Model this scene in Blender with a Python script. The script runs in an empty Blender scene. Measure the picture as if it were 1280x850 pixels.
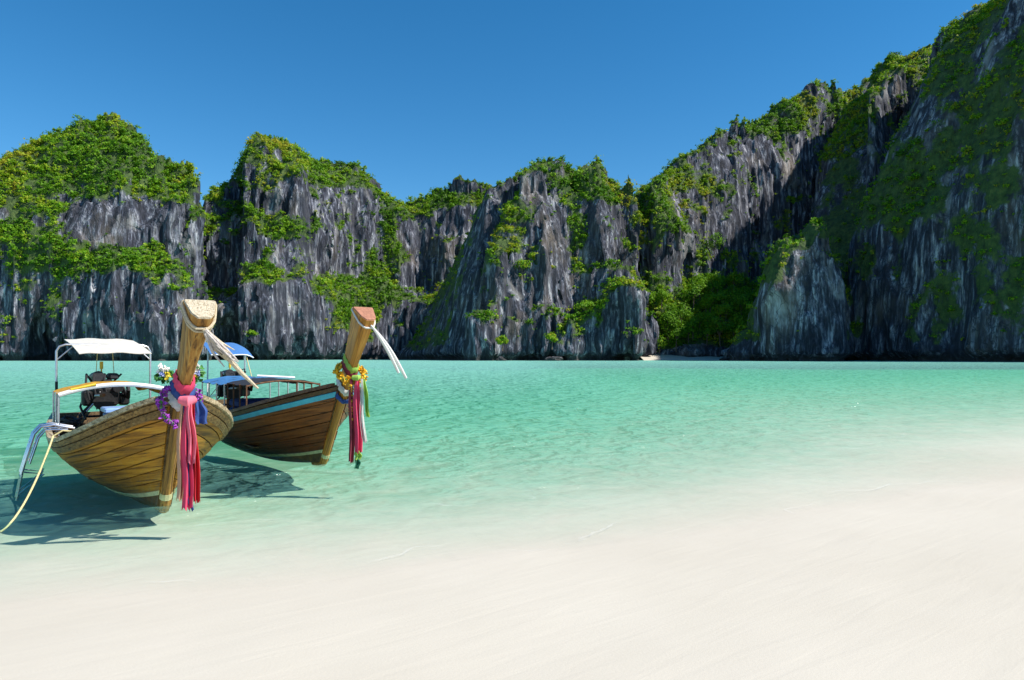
import bpy, math, random
import numpy as np
from mathutils import Vector, Matrix

R = math.radians
rng = np.random.default_rng(7)
random.seed(7)
sc = bpy.context.scene
C = sc.collection

# ------------------------------------------------------------------ camera, sky, sun, exposure
CAMZ = 1.6
FPX = 853.0                      # focal length in photo pixels (1280 wide)
cam_d = bpy.data.cameras.new('camera')
cam = bpy.data.objects.new('camera', cam_d)
C.objects.link(cam)
cam.location = (0, 0, CAMZ)
cam.rotation_euler = (R(90), 0, 0)
cam_d.sensor_width = 36.0
cam_d.lens = 36.0 * FPX / 1280.0
cam_d.shift_y = 20.0 / 1280.0
cam_d.clip_start = 0.05
cam_d.clip_end = 5000
sc.camera = cam

SUN_EL = 47.5
SUN_AZ = (0.965, -0.262)         # horizontal direction towards the sun (x right, y away from camera)
world = bpy.data.worlds.new('World')
sc.world = world
world.use_nodes = True
wn = world.node_tree.nodes
wl = world.node_tree.links
bg = wn['Background']
sky = wn.new('ShaderNodeTexSky')
sky.sky_type = 'NISHITA'
sky.sun_disc = False
sky.sun_elevation = R(SUN_EL)
sky.sun_rotation = math.atan2(SUN_AZ[0], SUN_AZ[1])
sky.altitude = 0
sky.air_density = 0.9
sky.dust_density = 0.0
sky.ozone_density = 4.0
hs = wn.new('ShaderNodeHueSaturation')
hs.inputs['Hue'].default_value = 0.493
hs.inputs['Saturation'].default_value = 1.3
hs.inputs['Value'].default_value = 1.0
wl.new(sky.outputs[0], hs.inputs['Color'])
wl.new(hs.outputs[0], bg.inputs['Color'])
bg.inputs['Strength'].default_value = 0.11

sd_ = bpy.data.lights.new('sun', 'SUN')
sd_.energy = 5.0
sd_.angle = R(0.53)
sd_.color = (1.0, 0.95, 0.87)
sun = bpy.data.objects.new('sun', sd_)
C.objects.link(sun)
ce = math.cos(R(SUN_EL))
to_sun = Vector((SUN_AZ[0] * ce, SUN_AZ[1] * ce, math.sin(R(SUN_EL)))).normalized()
sun.rotation_euler = to_sun.to_track_quat('Z', 'Y').to_euler()
sun.location = (40, -20, 60)

vs = sc.view_settings
vs.view_transform = 'Standard'
vs.look = 'None'
vs.exposure = 0.5
vs.gamma = 1.0
vs.use_curve_mapping = False
sc.cycles.use_denoising = True
sc.cycles.max_bounces = 8
sc.cycles.transparent_max_bounces = 24
sc.cycles.caustics_reflective = False
sc.cycles.caustics_refractive = False


# ------------------------------------------------------------------ helpers
def W(px, D):
    return ((px - 640.0) / FPX * D, D)


def Z(py, D):
    return CAMZ + (445.0 - py) / FPX * D


def tag(o, label=None, cat=None, group=None, kind=None):
    if label: o['label'] = label
    if cat: o['category'] = cat
    if group: o['group'] = group
    if kind: o['kind'] = kind
    return o


def empty(name, loc, rz=0.0):
    o = bpy.data.objects.new(name, None)
    C.objects.link(o)
    o.location = loc
    o.rotation_euler = (0, 0, rz)
    o.empty_display_size = 0.2
    return o


class MB:
    def __init__(self):
        self.v, self.f = [], []

    def add(self, vs_, fs_):
        n = len(self.v)
        self.v += [tuple(p) for p in vs_]
        self.f += [tuple(i + n for i in f) for f in fs_]
        return self

    def box(self, c, s, rot=None, bevel=0.0):
        """chamfered box: all vertical and horizontal edges cut a little"""
        hx, hy, hz = s[0] / 2, s[1] / 2, s[2] / 2
        b = min(bevel, hx * .45, hy * .45, hz * .45)
        pts, fs = [], []
        if b <= 0:
            for z in (-hz, hz):
                for x, y in ((-hx, -hy), (hx, -hy), (hx, hy), (-hx, hy)):
                    pts.append(Vector((x, y, z)))
            fs = [(3, 2, 1, 0), (4, 5, 6, 7), (0, 1, 5, 4), (1, 2, 6, 5), (2, 3, 7, 6), (3, 0, 4, 7)]
        else:
            rings = [(-hz, b), (-hz + b, 0), (hz - b, 0), (hz, b)]
            for z, i in rings:
                ax, ay = hx - i, hy - i
                for x, y in ((-ax + b, -ay), (ax - b, -ay), (ax, -ay + b), (ax, ay - b),
                             (ax - b, ay), (-ax + b, ay), (-ax, ay - b), (-ax, -ay + b)):
                    pts.append(Vector((x, y, z)))
            fs.append(tuple(range(7, -1, -1)))
            fs.append(tuple(range(24, 32)))
            for k in range(3):
                for i in range(8):
                    j = (i + 1) % 8
                    fs.append((k * 8 + i, k * 8 + j, k * 8 + 8 + j, k * 8 + 8 + i))
        M = rot if rot is not None else Matrix.Identity(3)
        c = Vector(c)
        return self.add([c + M @ p for p in pts], fs)

    def tube(self, pts, r, n=8, cap=True):
        pts = [Vector(p) for p in pts]
        rs = r if hasattr(r, '__len__') else [r] * len(pts)
        vs_, fs_ = [], []
        prev = None
        for i, p in enumerate(pts):
            t = (pts[min(i + 1, len(pts) - 1)] - pts[max(i - 1, 0)]).normalized()
            if prev is None:
                a = Vector((0, 0, 1)) if abs(t.z) < .9 else Vector((1, 0, 0))
                u = t.cross(a).normalized()
            else:
                u = (prev - t * prev.dot(t)).normalized()
            prev = u
            w = t.cross(u)
            for k in range(n):
                a = 2 * math.pi * k / n
                vs_.append(p + (u * math.cos(a) + w * math.sin(a)) * rs[i])
        for i in range(len(pts) - 1):
            for k in range(n):
                k2 = (k + 1) % n
                fs_.append((i * n + k, i * n + k2, (i + 1) * n + k2, (i + 1) * n + k))
        if cap:
            fs_.append(tuple(range(n - 1, -1, -1)))
            m = (len(pts) - 1) * n
            fs_.append(tuple(range(m, m + n)))
        return self.add(vs_, fs_)

    def loft(self, rings, cap=True):
        """closed rings of equal length"""
        n = len(rings[0])
        vs_ = [p for r_ in rings for p in r_]
        fs_ = []
        for i in range(len(rings) - 1):
            for k in range(n):
                k2 = (k + 1) % n
                fs_.append((i * n + k, i * n + k2, (i + 1) * n + k2, (i + 1) * n + k))
        if cap:
            fs_.append(tuple(range(n - 1, -1, -1)))
            m = (len(rings) - 1) * n
            fs_.append(tuple(range(m, m + n)))
        return self.add(vs_, fs_)

    def sheet(self, rows, thick=0.004):
        """grid of points -> cloth with two sides and closed edges"""
        nr, nc = len(rows), len(rows[0])
        P = np.array([[tuple(p) for p in r_] for r_ in rows], dtype=float)
        du = np.gradient(P, axis=1); dv = np.gradient(P, axis=0)
        N = np.cross(du, dv); N /= (np.linalg.norm(N, axis=2, keepdims=True) + 1e-9)
        A = (P + N * thick / 2).reshape(-1, 3); B = (P - N * thick / 2).reshape(-1, 3)
        n = nr * nc
        fs_ = []
        for i in range(nr - 1):
            for j in range(nc - 1):
                a, b, c, d = i * nc + j, i * nc + j + 1, (i + 1) * nc + j + 1, (i + 1) * nc + j
                fs_ += [(a, b, c, d), (n + d, n + c, n + b, n + a)]
        bd = [j for j in range(nc)] + [i * nc + nc - 1 for i in range(1, nr)] + \
             [(nr - 1) * nc + j for j in range(nc - 2, -1, -1)] + [i * nc for i in range(nr - 2, 0, -1)]
        for k in range(len(bd)):
            a, b = bd[k], bd[(k + 1) % len(bd)]
            fs_.append((b, a, n + a, n + b))
        return self.add(np.vstack([A, B]).tolist(), fs_)

    def build(self, name, mat, parent=None, off=(0, 0, 0), smooth=False):
        me = bpy.data.meshes.new(name)
        ox, oy, oz = off
        me.from_pydata([(a - ox, b - oy, c - oz) for a, b, c in self.v], [], self.f)
        me.update()
        if smooth:
            me.polygons.foreach_set('use_smooth', [True] * len(me.polygons))
            me.set_sharp_from_angle(angle=R(40))
        me.materials.append(mat)
        o = bpy.data.objects.new(name, me)
        C.objects.link(o)
        o.parent = parent
        return o


def np_mesh(name, verts, faces, mat, nper, smooth=False, parent=None):
    """fast mesh from arrays, all faces with nper corners"""
    me = bpy.data.meshes.new(name)
    nv, nf = len(verts), len(faces)
    me.vertices.add(nv)
    me.vertices.foreach_set('co', np.asarray(verts, np.float32).ravel())
    me.loops.add(nf * nper)
    me.loops.foreach_set('vertex_index', np.asarray(faces, np.int32).ravel())
    me.polygons.add(nf)
    me.polygons.foreach_set('loop_start', np.arange(0, nf * nper, nper, dtype=np.int32))
    me.polygons.foreach_set('use_smooth', np.full(nf, smooth))
    me.update(calc_edges=True)
    me.validate()
    me.materials.append(mat)
    o = bpy.data.objects.new(name, me)
    C.objects.link(o)
    o.parent = parent
    return o


def vattr(o, name, arr):
    a = o.data.attributes.new(name, 'FLOAT', 'POINT')
    a.data.foreach_set('value', np.asarray(arr, np.float32))


def crom(xs, ys, x):
    """smooth interpolation through table (Catmull-Rom style hermite)"""
    xs = np.asarray(xs, float); ys = np.asarray(ys, float)
    m = np.gradient(ys, xs)
    x = np.clip(np.asarray(x, float), xs[0], xs[-1])
    i = np.clip(np.searchsorted(xs, x) - 1, 0, len(xs) - 2)
    h = xs[i + 1] - xs[i]; t = (x - xs[i]) / h
    return ((2 * t**3 - 3 * t**2 + 1) * ys[i] + (t**3 - 2 * t**2 + t) * h * m[i]
            + (-2 * t**3 + 3 * t**2) * ys[i + 1] + (t**3 - t**2) * h * m[i + 1])


def vnoise(P, seed=0):
    P = np.asarray(P, np.float32)
    fl = np.floor(P)
    f = P - fl
    I = fl.astype(np.int32).astype(np.uint32)
    u = np.uint32
    f = f * f * (3 - 2 * f)
    X0, Y0, Z0 = I[:, 0] * u(374761393) + u(seed * 974634781 & 0xffffffff), I[:, 1] * u(668265263), I[:, 2] * u(1274126177)
    XX = (X0, X0 + u(374761393)); YY = (Y0, Y0 + u(668265263)); ZZ = (Z0, Z0 + u(1274126177))
    def h(dx, dy, dz):
        k = XX[dx] + YY[dy] + ZZ[dz]
        k = (k ^ (k >> u(13))) * u(1274126177)
        k = (k ^ (k >> u(16))) * u(2246822519)
        return ((k >> u(8)).astype(np.float32)) * np.float32(1 / 8388607.5) - np.float32(1)
    x, y, z = f[:, 0], f[:, 1], f[:, 2]
    a = h(0, 0, 0) * (1 - x) + h(1, 0, 0) * x
    b = h(0, 1, 0) * (1 - x) + h(1, 1, 0) * x
    c = h(0, 0, 1) * (1 - x) + h(1, 0, 1) * x
    d = h(0, 1, 1) * (1 - x) + h(1, 1, 1) * x
    return (a * (1 - y) + b * y) * (1 - z) + (c * (1 - y) + d * y) * z


def fbm(P, seed, octv=3):
    r, a = 0, 1.0
    P = np.asarray(P, np.float32)
    for k in range(octv):
        r = r + a * vnoise(P * (2.03 ** k) + 17.3 * k, seed + k)
        a *= .5
    return r


# ------------------------------------------------------------------ materials
class NT:
    def __init__(self, name):
        self.m = bpy.data.materials.new(name)
        self.m.use_nodes = True
        self.t = self.m.node_tree
        self.n = self.t.nodes
        self.b = self.n['Principled BSDF']
        self.out = self.n['Material Output']

    def new(self, kind, **kw):
        n = self.n.new(kind)
        for k, v in kw.items():
            if k.startswith('i_'):
                n.inputs[k[2:]].default_value = v
            else:
                setattr(n, k, v)
        return n

    def link(self, a, b):
        self.t.links.new(a, b)

    def coord(self, which='Object', scale=(1, 1, 1), rot=(0, 0, 0)):
        c = self.new('ShaderNodeTexCoord')
        src = c.outputs[which]
        if any(rot):                       # turn first, stretch afterwards
            m = self.new('ShaderNodeMapping')
            m.inputs['Rotation'].default_value = rot
            self.link(src, m.inputs['Vector'])
            src = m.outputs[0]
        m = self.new('ShaderNodeMapping')
        m.inputs['Scale'].default_value = scale
        self.link(src, m.inputs['Vector'])
        return m.outputs[0]

    def noise(self, vec, scale, detail=4, rough=.55, dist=0.0):
        n = self.new('ShaderNodeTexNoise')
        n.inputs['Scale'].default_value = scale
        n.inputs['Detail'].default_value = detail
        n.inputs['Roughness'].default_value = rough
        n.inputs['Distortion'].default_value = dist
        self.link(vec, n.inputs['Vector'])
        return n.outputs[0]

    def ramp(self, fac, stops, interp='LINEAR'):
        r_ = self.new('ShaderNodeValToRGB')
        r_.color_ramp.interpolation = interp
        el = r_.color_ramp.elements
        while len(el) < len(stops):
            el.new(.5)
        for e, (p, c) in zip(el, stops):
            e.position = p
            e.color = (c[0], c[1], c[2], 1) if hasattr(c, '__len__') else (c, c, c, 1)
        self.link(fac, r_.inputs[0])
        return r_.outputs[0]

    def mix(self, fac, a, b, mode='MIX'):
        m = self.new('ShaderNodeMix', data_type='RGBA', blend_type=mode)
        for s, i in ((fac, 0), (a, 6), (b, 7)):
            if hasattr(s, 'links') or hasattr(s, 'is_output'):
                self.link(s, m.inputs[i])
            else:
                m.inputs[i].default_value = s if i == 0 else (s[0], s[1], s[2], 1)
        return m.outputs[2]

    def math(self, op, a, b=None, clamp=False):
        m = self.new('ShaderNodeMath', operation=op, use_clamp=clamp)
        for i, s in enumerate((a, b)):
            if s is None: continue
            if hasattr(s, 'is_output'):
                self.link(s, m.inputs[i])
            else:
                m.inputs[i].default_value = s
        return m.outputs[0]

    def bump(self, h, strength=.3, dist=.02, normal=None):
        b = self.new('ShaderNodeBump')
        b.inputs['Strength'].default_value = strength
        b.inputs['Distance'].default_value = dist
        self.link(h, b.inputs['Height'])
        if normal is not None:
            self.link(normal, b.inputs['Normal'])
        return b.outputs[0]

    def attr(self, name):
        return self.new('ShaderNodeAttribute', attribute_name=name).outputs['Fac']

    def set(self, color=None, rough=None, normal=None, metal=None):
        for s, k in ((color, 'Base Color'), (rough, 'Roughness'), (normal, 'Normal'), (metal, 'Metallic')):
            if s is None: continue
            if hasattr(s, 'is_output'):
                self.link(s, self.b.inputs[k])
            elif hasattr(s, '__len__'):
                self.b.inputs[k].default_value = (s[0], s[1], s[2], 1)
            else:
                self.b.inputs[k].default_value = s
        return self.m


def wood(name, dark, mid, light, scale=1.0, rough=.65, streak=.5, rot=0.0, slime=False):
    t = NT(name)
    ys_ = 1.2 if slime else 16.0          # hull planks: grain runs fore and aft even where the sides curve in
    ro = (0, R(rot), 0)
    v = t.coord('Object', (.45 * scale, ys_ * scale, 16 * scale), ro)
    g = t.noise(v, 2.0, 4, .52, .4)
    col = t.ramp(g, [(.30, dark), (.5, mid), (.72, light)])
    blot = t.noise(t.coord('Object', (.8, 1.4, 2.6), ro), 2.2, 6, .68, .4)
    col = t.mix(t.ramp(blot, [(.45, 0.0), (.66, streak)]), col, tuple(c * .40 for c in mid))
    pale = t.noise(t.coord('Object', (.6, ys_ * .3, 6), ro), 2.4, 5, .7)
    col = t.mix(t.ramp(pale, [(.56, 0.0), (.72, .25)]), col, tuple(min(1, c * 1.18 + .012) for c in light))
    split = t.noise(t.coord('Object', (.35 * scale, ys_ * 1.8 * scale, 30 * scale), ro), 1.6, 2, .5, .1)
    sp = t.ramp(split, [(.30, .85), (.37, 0.0)])
    col = t.mix(sp, col, tuple(c * .35 for c in dark))
    if slime:      # weed and damp on the planks near the waterline
        sep = t.new('ShaderNodeSeparateXYZ')
        t.link(t.coord('Object'), sep.inputs[0])
        zz = t.math('ADD', sep.outputs[2], t.math('MULTIPLY', blot, -.30))
        mr = t.new('ShaderNodeMapRange')
        mr.inputs[1].default_value = -.12; mr.inputs[2].default_value = .10
        mr.inputs[3].default_value = .65; mr.inputs[4].default_value = 0
        t.link(zz, mr.inputs[0])
        col = t.mix(mr.outputs[0], col, (.06, .055, .025))
    oi = t.new('ShaderNodeObjectInfo')
    hv = t.new('ShaderNodeHueSaturation')
    t.link(t.math('MULTIPLY_ADD', oi.outputs['Random'], .40), hv.inputs['Value'])
    hv.inputs['Value'].links[0].from_node.inputs[2].default_value = .80
    t.link(col, hv.inputs['Color'])
    hgt = t.math('SUBTRACT', g, t.math('MULTIPLY', sp, .5))
    b = t.bump(hgt, .6, .010)
    rr = t.math('ADD', t.math('MULTIPLY', blot, .25), rough - .12)
    return t.set(hv.outputs[0], rr, b)


def plain(name, col, rough=.5, metal=0.0, var=.25, scale=8.0, bump=.1):
    t = NT(name)
    v = t.coord('Object')
    n = t.noise(v, scale, 4, .6)
    c = t.ramp(n, [(.3, tuple(x * (1 - var) for x in col)), (.7, tuple(min(1, x * (1 + var)) for x in col))])
    return t.set(c, rough, t.bump(n, bump, .01), metal)


def cloth(name, col, var=.3, transl=.25):
    t = NT(name)
    v = t.coord('Object', (6, 6, 1.5))
    n = t.noise(v, 3.0, 4, .6)
    c = t.ramp(n, [(.3, tuple(x * (1 - var) for x in col)), (.7, tuple(min(1, x * (1 + var * .5)) for x in col))])
    w = t.noise(t.coord('Object', (220, 220, 220)), 1.0, 1)
    t.set(c, .8, t.bump(w, .15, .002))
    tr = t.new('ShaderNodeBsdfTranslucent')
    t.link(c, tr.inputs['Color'])
    mx = t.new('ShaderNodeMixShader')
    mx.inputs[0].default_value = transl
    t.link(t.b.outputs[0], mx.inputs[1]); t.link(tr.outputs[0], mx.inputs[2])
    t.link(mx.outputs[0], t.out.inputs['Surface'])
    return t.m


def rock_material():
    t = NT('limestone')
    vst = t.coord('Object', (.55, .55, .07))
    streak = t.noise(vst, 1.0, 6, .68, .3)
    vfine = t.coord('Object', (1.6, 1.6, .30))
    fine = t.noise(vfine, 1.0, 5, .7)
    col = t.ramp(streak, [(.41, (.012, .014, .024)), (.49, (.055, .06, .088)), (.56, (.19, .20, .25)), (.67, (.58, .58, .61))])
    col = t.mix(t.ramp(fine, [(.40, .85), (.54, 0.0)]), col, (.020, .022, .032))
    big = t.noise(t.coord('Object', (.05, .05, .035)), 1.0, 4, .6)
    col = t.mix(t.ramp(big, [(.55, 0.0), (.70, .30)]), col, (.40, .31, .21))
    pale = t.noise(t.coord('Object', (.09, .09, .05)), 1.0, 4, .6, .5)
    col = t.mix(t.ramp(pale, [(.58, 0.0), (.72, .5)]), col, (.58, .56, .52))
    # broad dark water stains and fracture lines
    stain = t.noise(t.coord('Object', (.11, .11, .022)), 1.0, 5, .62, .6)
    col = t.mix(t.ramp(stain, [(.50, 0.0), (.62, .72)]), col, (.035, .037, .05))
    vo = t.new('ShaderNodeTexVoronoi', feature='DISTANCE_TO_EDGE')
    vo.inputs['Scale'].default_value = 1.0
    wob = t.new('ShaderNodeVectorMath', operation='ADD')
    nz_ = t.new('ShaderNodeTexNoise'); nz_.inputs['Scale'].default_value = .25
    t.link(t.coord('Object'), nz_.inputs['Vector'])
    sc_ = t.new('ShaderNodeVectorMath', operation='SCALE'); sc_.inputs['Scale'].default_value = 1.3
    t.link(nz_.outputs['Color'], sc_.inputs[0])
    t.link(t.coord('Object', (.24, .24, .10)), wob.inputs[0]); t.link(sc_.outputs[0], wob.inputs[1])
    t.link(wob.outputs[0], vo.inputs['Vector'])
    crack = t.ramp(vo.outputs['Distance'], [(0.0, .8), (.03, 0.0)])
    crack = t.math('MULTIPLY', crack, t.ramp(big, [(.42, 0.0), (.56, 1.0)]))
    col = t.mix(crack, col, (.018, .02, .028))
    # moss and grass growing on ledges (attribute from the terrain builder)
    veg = t.attr('veg')
    gn = t.noise(t.coord('Object', (.5, .5, .5)), 1.0, 4, .65)
    gcol = t.ramp(gn, [(.3, (.02, .035, .008)), (.5, (.05, .09, .018)), (.7, (.10, .14, .03))])
    vm = t.ramp(t.math('ADD', veg, t.math('MULTIPLY', t.math('SUBTRACT', gn, .5), .9)), [(.42, 0.0), (.58, 1.0)])
    col = t.mix(vm, col, gcol)
    # rock colour darkens in a band just above the water
    sep = t.new('ShaderNodeSeparateXYZ')
    geo = t.new('ShaderNodeNewGeometry')
    t.link(geo.outputs['Position'], sep.inputs[0])
    zz = t.math('ADD', sep.outputs[2], t.math('MULTIPLY', streak, 1.2))
    low_band = t.new('ShaderNodeMapRange')
    low_band.inputs[1].default_value = 1.5; low_band.inputs[2].default_value = 2.9
    low_band.inputs[3].default_value = .85; low_band.inputs[4].default_value = 0
    t.link(zz, low_band.inputs[0])
    col = t.mix(low_band.outputs[0], col, (.035, .033, .03))
    h = t.math('ADD', streak, t.math('MULTIPLY', fine, .5))
    return t.set(col, .9, t.bump(h, 1.0, 1.1))


def leaf_material(name, stops, transl=.35):
    t = NT(name)
    a = t.attr('tint')
    c = t.ramp(a, stops)
    t.set(c, .6)
    t.b.inputs['Specular IOR Level'].default_value = .2
    tr = t.new('ShaderNodeBsdfTranslucent')
    hv = t.new('ShaderNodeHueSaturation')
    hv.inputs['Value'].default_value = 1.3
    t.link(c, hv.inputs['Color'])
    t.link(hv.outputs[0], tr.inputs['Color'])
    mx = t.new('ShaderNodeMixShader')
    mx.inputs[0].default_value = transl
    t.link(t.b.outputs[0], mx.inputs[1]); t.link(tr.outputs[0], mx.inputs[2])
    t.link(mx.outputs[0], t.out.inputs['Surface'])
    return t.m


M = {}
M['rock'] = rock_material()
M['leaf'] = leaf_material('foliage', [(0.0, (.020, .060, .006)), (.35, (.070, .18, .008)), (.60, (.145, .31, .010)),
                                      (.82, (.27, .36, .012)), (1.0, (.38, .33, .03))])
M['trunk'] = plain('bark', (.14, .10, .07), .9, 0, .4, 4, .4)


def sand_material():
    t = NT('coral_sand')
    v = t.coord('Object')
    big = t.noise(v, .35, 5, .6)
    fine = t.noise(v, 55.0, 3, .7)
    grain = t.noise(v, 420.0, 2, .7)
    col = t.ramp(big, [(.3, (.525, .475, .388)), (.7, (.58, .53, .442))])
    col = t.mix(t.ramp(grain, [(.32, .35), (.46, 0.0)]), col, (.50, .44, .35))
    col = t.mix(t.ramp(fine, [(.35, .10), (.5, 0.0)]), col, (.55, .50, .41))
    # low sand ripples laid parallel to the shore
    vr = t.coord('Object', (1.2, 7.0, 1), (0, 0, R(-36)))
    rip = t.noise(vr, .9, 3, .5, .6)
    n1 = t.bump(rip, .12, .04)
    n2 = t.bump(fine, .12, .012, n1)
    t.b.inputs['Specular IOR Level'].default_value = .25
    return t.set(col, .75, n2)


M['sand'] = sand_material()


def water_material():
    t = NT('sea_water')
    t.n.remove(t.b)
    d = t.attr('depth')
    v = t.coord('Object')
    # surface relief: short wind ripples lying along the shore plus a low swell
    va = t.coord('Object', (1.0, 1.0, 1), (0, 0, R(-14)))
    r1 = t.noise(va, 1.5, 2, .5, .9)
    vb = t.coord('Object', (1.0, 1.3, 1), (0, 0, R(-28)))
    r2 = t.noise(vb, .30, 3, .5, .4)
    r3 = t.noise(va, 5.0, 2, .5, .6)
    h = t.math('ADD', t.math('MULTIPLY', r1, .8), t.math('ADD', t.math('MULTIPLY', r2, 1.3), t.math('MULTIPLY', r3, .12)))
    # sun glints and refraction cells painted in by varying depth with the ripples
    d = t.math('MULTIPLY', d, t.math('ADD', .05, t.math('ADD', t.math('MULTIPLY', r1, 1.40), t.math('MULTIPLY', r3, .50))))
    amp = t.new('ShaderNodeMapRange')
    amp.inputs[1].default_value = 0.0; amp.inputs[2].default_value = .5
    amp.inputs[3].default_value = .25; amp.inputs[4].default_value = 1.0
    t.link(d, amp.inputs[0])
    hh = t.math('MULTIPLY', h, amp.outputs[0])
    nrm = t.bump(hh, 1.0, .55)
    # colour taken out of light on its way through the water
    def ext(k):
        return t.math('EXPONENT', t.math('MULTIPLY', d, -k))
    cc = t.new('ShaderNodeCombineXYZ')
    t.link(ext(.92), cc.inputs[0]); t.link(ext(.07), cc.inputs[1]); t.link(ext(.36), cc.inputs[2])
    tr = t.new('ShaderNodeBsdfTransparent')
    t.link(cc.outputs[0], tr.inputs['Color'])
    # light scattered back by the water body
    df = t.new('ShaderNodeBsdfDiffuse')
    df.inputs['Color'].default_value = (.24, .57, .48, 1)
    t.link(nrm, df.inputs['Normal'])
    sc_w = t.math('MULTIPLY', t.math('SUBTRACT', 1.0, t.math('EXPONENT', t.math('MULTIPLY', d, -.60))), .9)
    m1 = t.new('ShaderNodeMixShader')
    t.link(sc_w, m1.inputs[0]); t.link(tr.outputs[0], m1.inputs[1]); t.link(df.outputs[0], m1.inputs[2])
    gl = t.new('ShaderNodeBsdfGlossy')
    gl.inputs['Roughness'].default_value = .09
    t.link(nrm, gl.inputs['Normal'])
    fr = t.new('ShaderNodeFresnel')
    fr.inputs['IOR'].default_value = 1.33
    t.link(nrm, fr.inputs['Normal'])
    fw = t.math('MINIMUM', t.math('MULTIPLY', fr.outputs[0], .20), .09)
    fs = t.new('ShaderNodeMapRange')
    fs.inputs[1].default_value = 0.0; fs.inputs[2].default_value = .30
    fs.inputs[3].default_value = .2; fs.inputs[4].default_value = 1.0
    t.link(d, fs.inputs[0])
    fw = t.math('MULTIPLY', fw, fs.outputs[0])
    m2 = t.new('ShaderNodeMixShader')
    t.link(fw, m2.inputs[0]); t.link(m1.outputs[0], m2.inputs[1]); t.link(gl.outputs[0], m2.inputs[2])
    # thin broken foam lines left by the wash, parallel to the shore
    s = t.attr('shore')
    wob = t.noise(v, .50, 2, .5, .5)
    ss = t.math('ADD', t.math('ADD', s, t.math('MULTIPLY', wob, 2.4)), t.math('MULTIPLY', t.noise(v, 3.5, 3, .6), .22))
    fr_ = t.math('FRACT', t.math('MULTIPLY', ss, .62))
    line = t.ramp(fr_, [(0.0, 0.0), (.972, 0.0), (.990, 1.0), (1.0, 0.0)])
    brk = t.ramp(t.noise(v, .9, 4, .65), [(.47, 0.0), (.58, 1.0)])
    near = t.new('ShaderNodeMapRange')
    near.inputs[1].default_value = 1.4; near.inputs[2].default_value = 4.2
    near.inputs[3].default_value = .16; near.inputs[4].default_value = 0.0
    t.link(s, near.inputs[0])
    fm = t.math('MULTIPLY', t.math('MULTIPLY', line, brk), near.outputs[0], True)
    fd = t.new('ShaderNodeBsdfDiffuse')
    fd.inputs['Color'].default_value = (.88, .88, .86, 1)
    m3 = t.new('ShaderNodeMixShader')
    t.link(fm, m3.inputs[0]); t.link(m2.outputs[0], m3.inputs[1]); t.link(fd.outputs[0], m3.inputs[2])
    t.link(m3.outputs[0], t.out.inputs['Surface'])
    return t.m


M['water'] = water_material()


# ------------------------------------------------------------------ seabed, beach and water
def offshore(x, y):
    """metres seaward of the waterline (negative on the dry beach)"""
    t = -((x + 3.15) * .427 - (y - 4.2) * .904) + .22 * np.sin(x * .42 + .6) + .10 * np.sin(x * .95 + y * .3)
    # the bank shelves more gently towards the right
    k = np.clip((x + 3.0) / 13.0, 0, 1)
    return np.where(t > 0, t * (1 - .56 * k * k * (3 - 2 * k)), t)


def depth_at(t):
    return np.interp(t, [-40, -10, -3, 0, 1.2, 3.5, 7, 11, 18, 32, 60, 130, 400],
                     [-1.2, -.42, -.12, 0, .08, .29, .50, .66, .98, 1.5, 2.3, 3.2, 3.4])


def polar_sheet(ys, tans):
    Y, T_ = np.meshgrid(ys, tans, indexing='ij')
    X = T_ * np.maximum(Y, 6.0)
    nr, nc = Y.shape
    idx = np.arange(nr * nc).reshape(nr, nc)
    F_ = np.stack([idx[:-1, :-1], idx[:-1, 1:], idx[1:, 1:], idx[1:, :-1]], -1).reshape(-1, 4)
    return X.ravel(), Y.ravel(), F_


ys = np.concatenate([np.linspace(-30, 0, 16)[:-1], np.linspace(0, 30, 200), np.geomspace(30.3, 900, 90)])
tans = np.sort(np.concatenate([np.linspace(-1.1, 1.1, 180), -np.geomspace(1.15, 9, 14), np.geomspace(1.15, 9, 14)]))
X, Y, F4 = polar_sheet(ys, tans)
T = offshore(X, Y)
zs = -depth_at(T)
near = np.exp(-np.hypot(X, Y - 8) / 25)
zs = zs + near * (.012 * vnoise(np.stack([X * .6, Y * .6, X * 0], 1), 3) + .004 * vnoise(np.stack([X * 2.3, Y * 2.3, X * 0], 1), 4))
o = np_mesh('sand_beach', np.stack([X, Y, zs], 1), F4, M['sand'], 4, True)
tag(o, 'pale coral sand beach running down under the clear shallows', 'beach', kind='structure')

keep_y = ys
T0 = T
wz = np.zeros_like(X)
keep = (T0 > -3.0)
fk = keep[F4].all(1)
wob = np.stack([X * .5, Y * 1.1, X * 0], 1)
amp = np.clip(T0 / 10, 0, 1) * np.exp(-np.hypot(X, Y) / 120)
wz = amp * (.020 * vnoise(wob, 11) + .010 * vnoise(wob * 2.4, 12))
o = np_mesh('sea_water', np.stack([X, Y, wz], 1), F4[fk], M['water'], 4, True)
vattr(o, 'depth', np.clip(-zs, 0, 10))
vattr(o, 'shore', T0)
tag(o, 'clear turquoise bay water shading to pale green over sand', 'water', kind='structure')


# ------------------------------------------------------------------ cliffs
def poly_sd(P, X, Y):
    P = np.asarray(P, float)
    d = np.full(X.shape, 1e9)
    ins = np.zeros(X.shape, bool)
    for i in range(len(P)):
        a, b = P[i], P[(i + 1) % len(P)]
        e = b - a
        t = np.clip(((X - a[0]) * e[0] + (Y - a[1]) * e[1]) / (e @ e), 0, 1)
        d = np.minimum(d, np.hypot(X - a[0] - t * e[0], Y - a[1] - t * e[1]))
        c = ((a[1] > Y) != (b[1] > Y)) & (X < (b[0] - a[0]) * (Y - a[1]) / (b[1] - a[1] + 1e-12) + a[0])
        ins ^= c
    return np.where(ins, -d, d)


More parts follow.
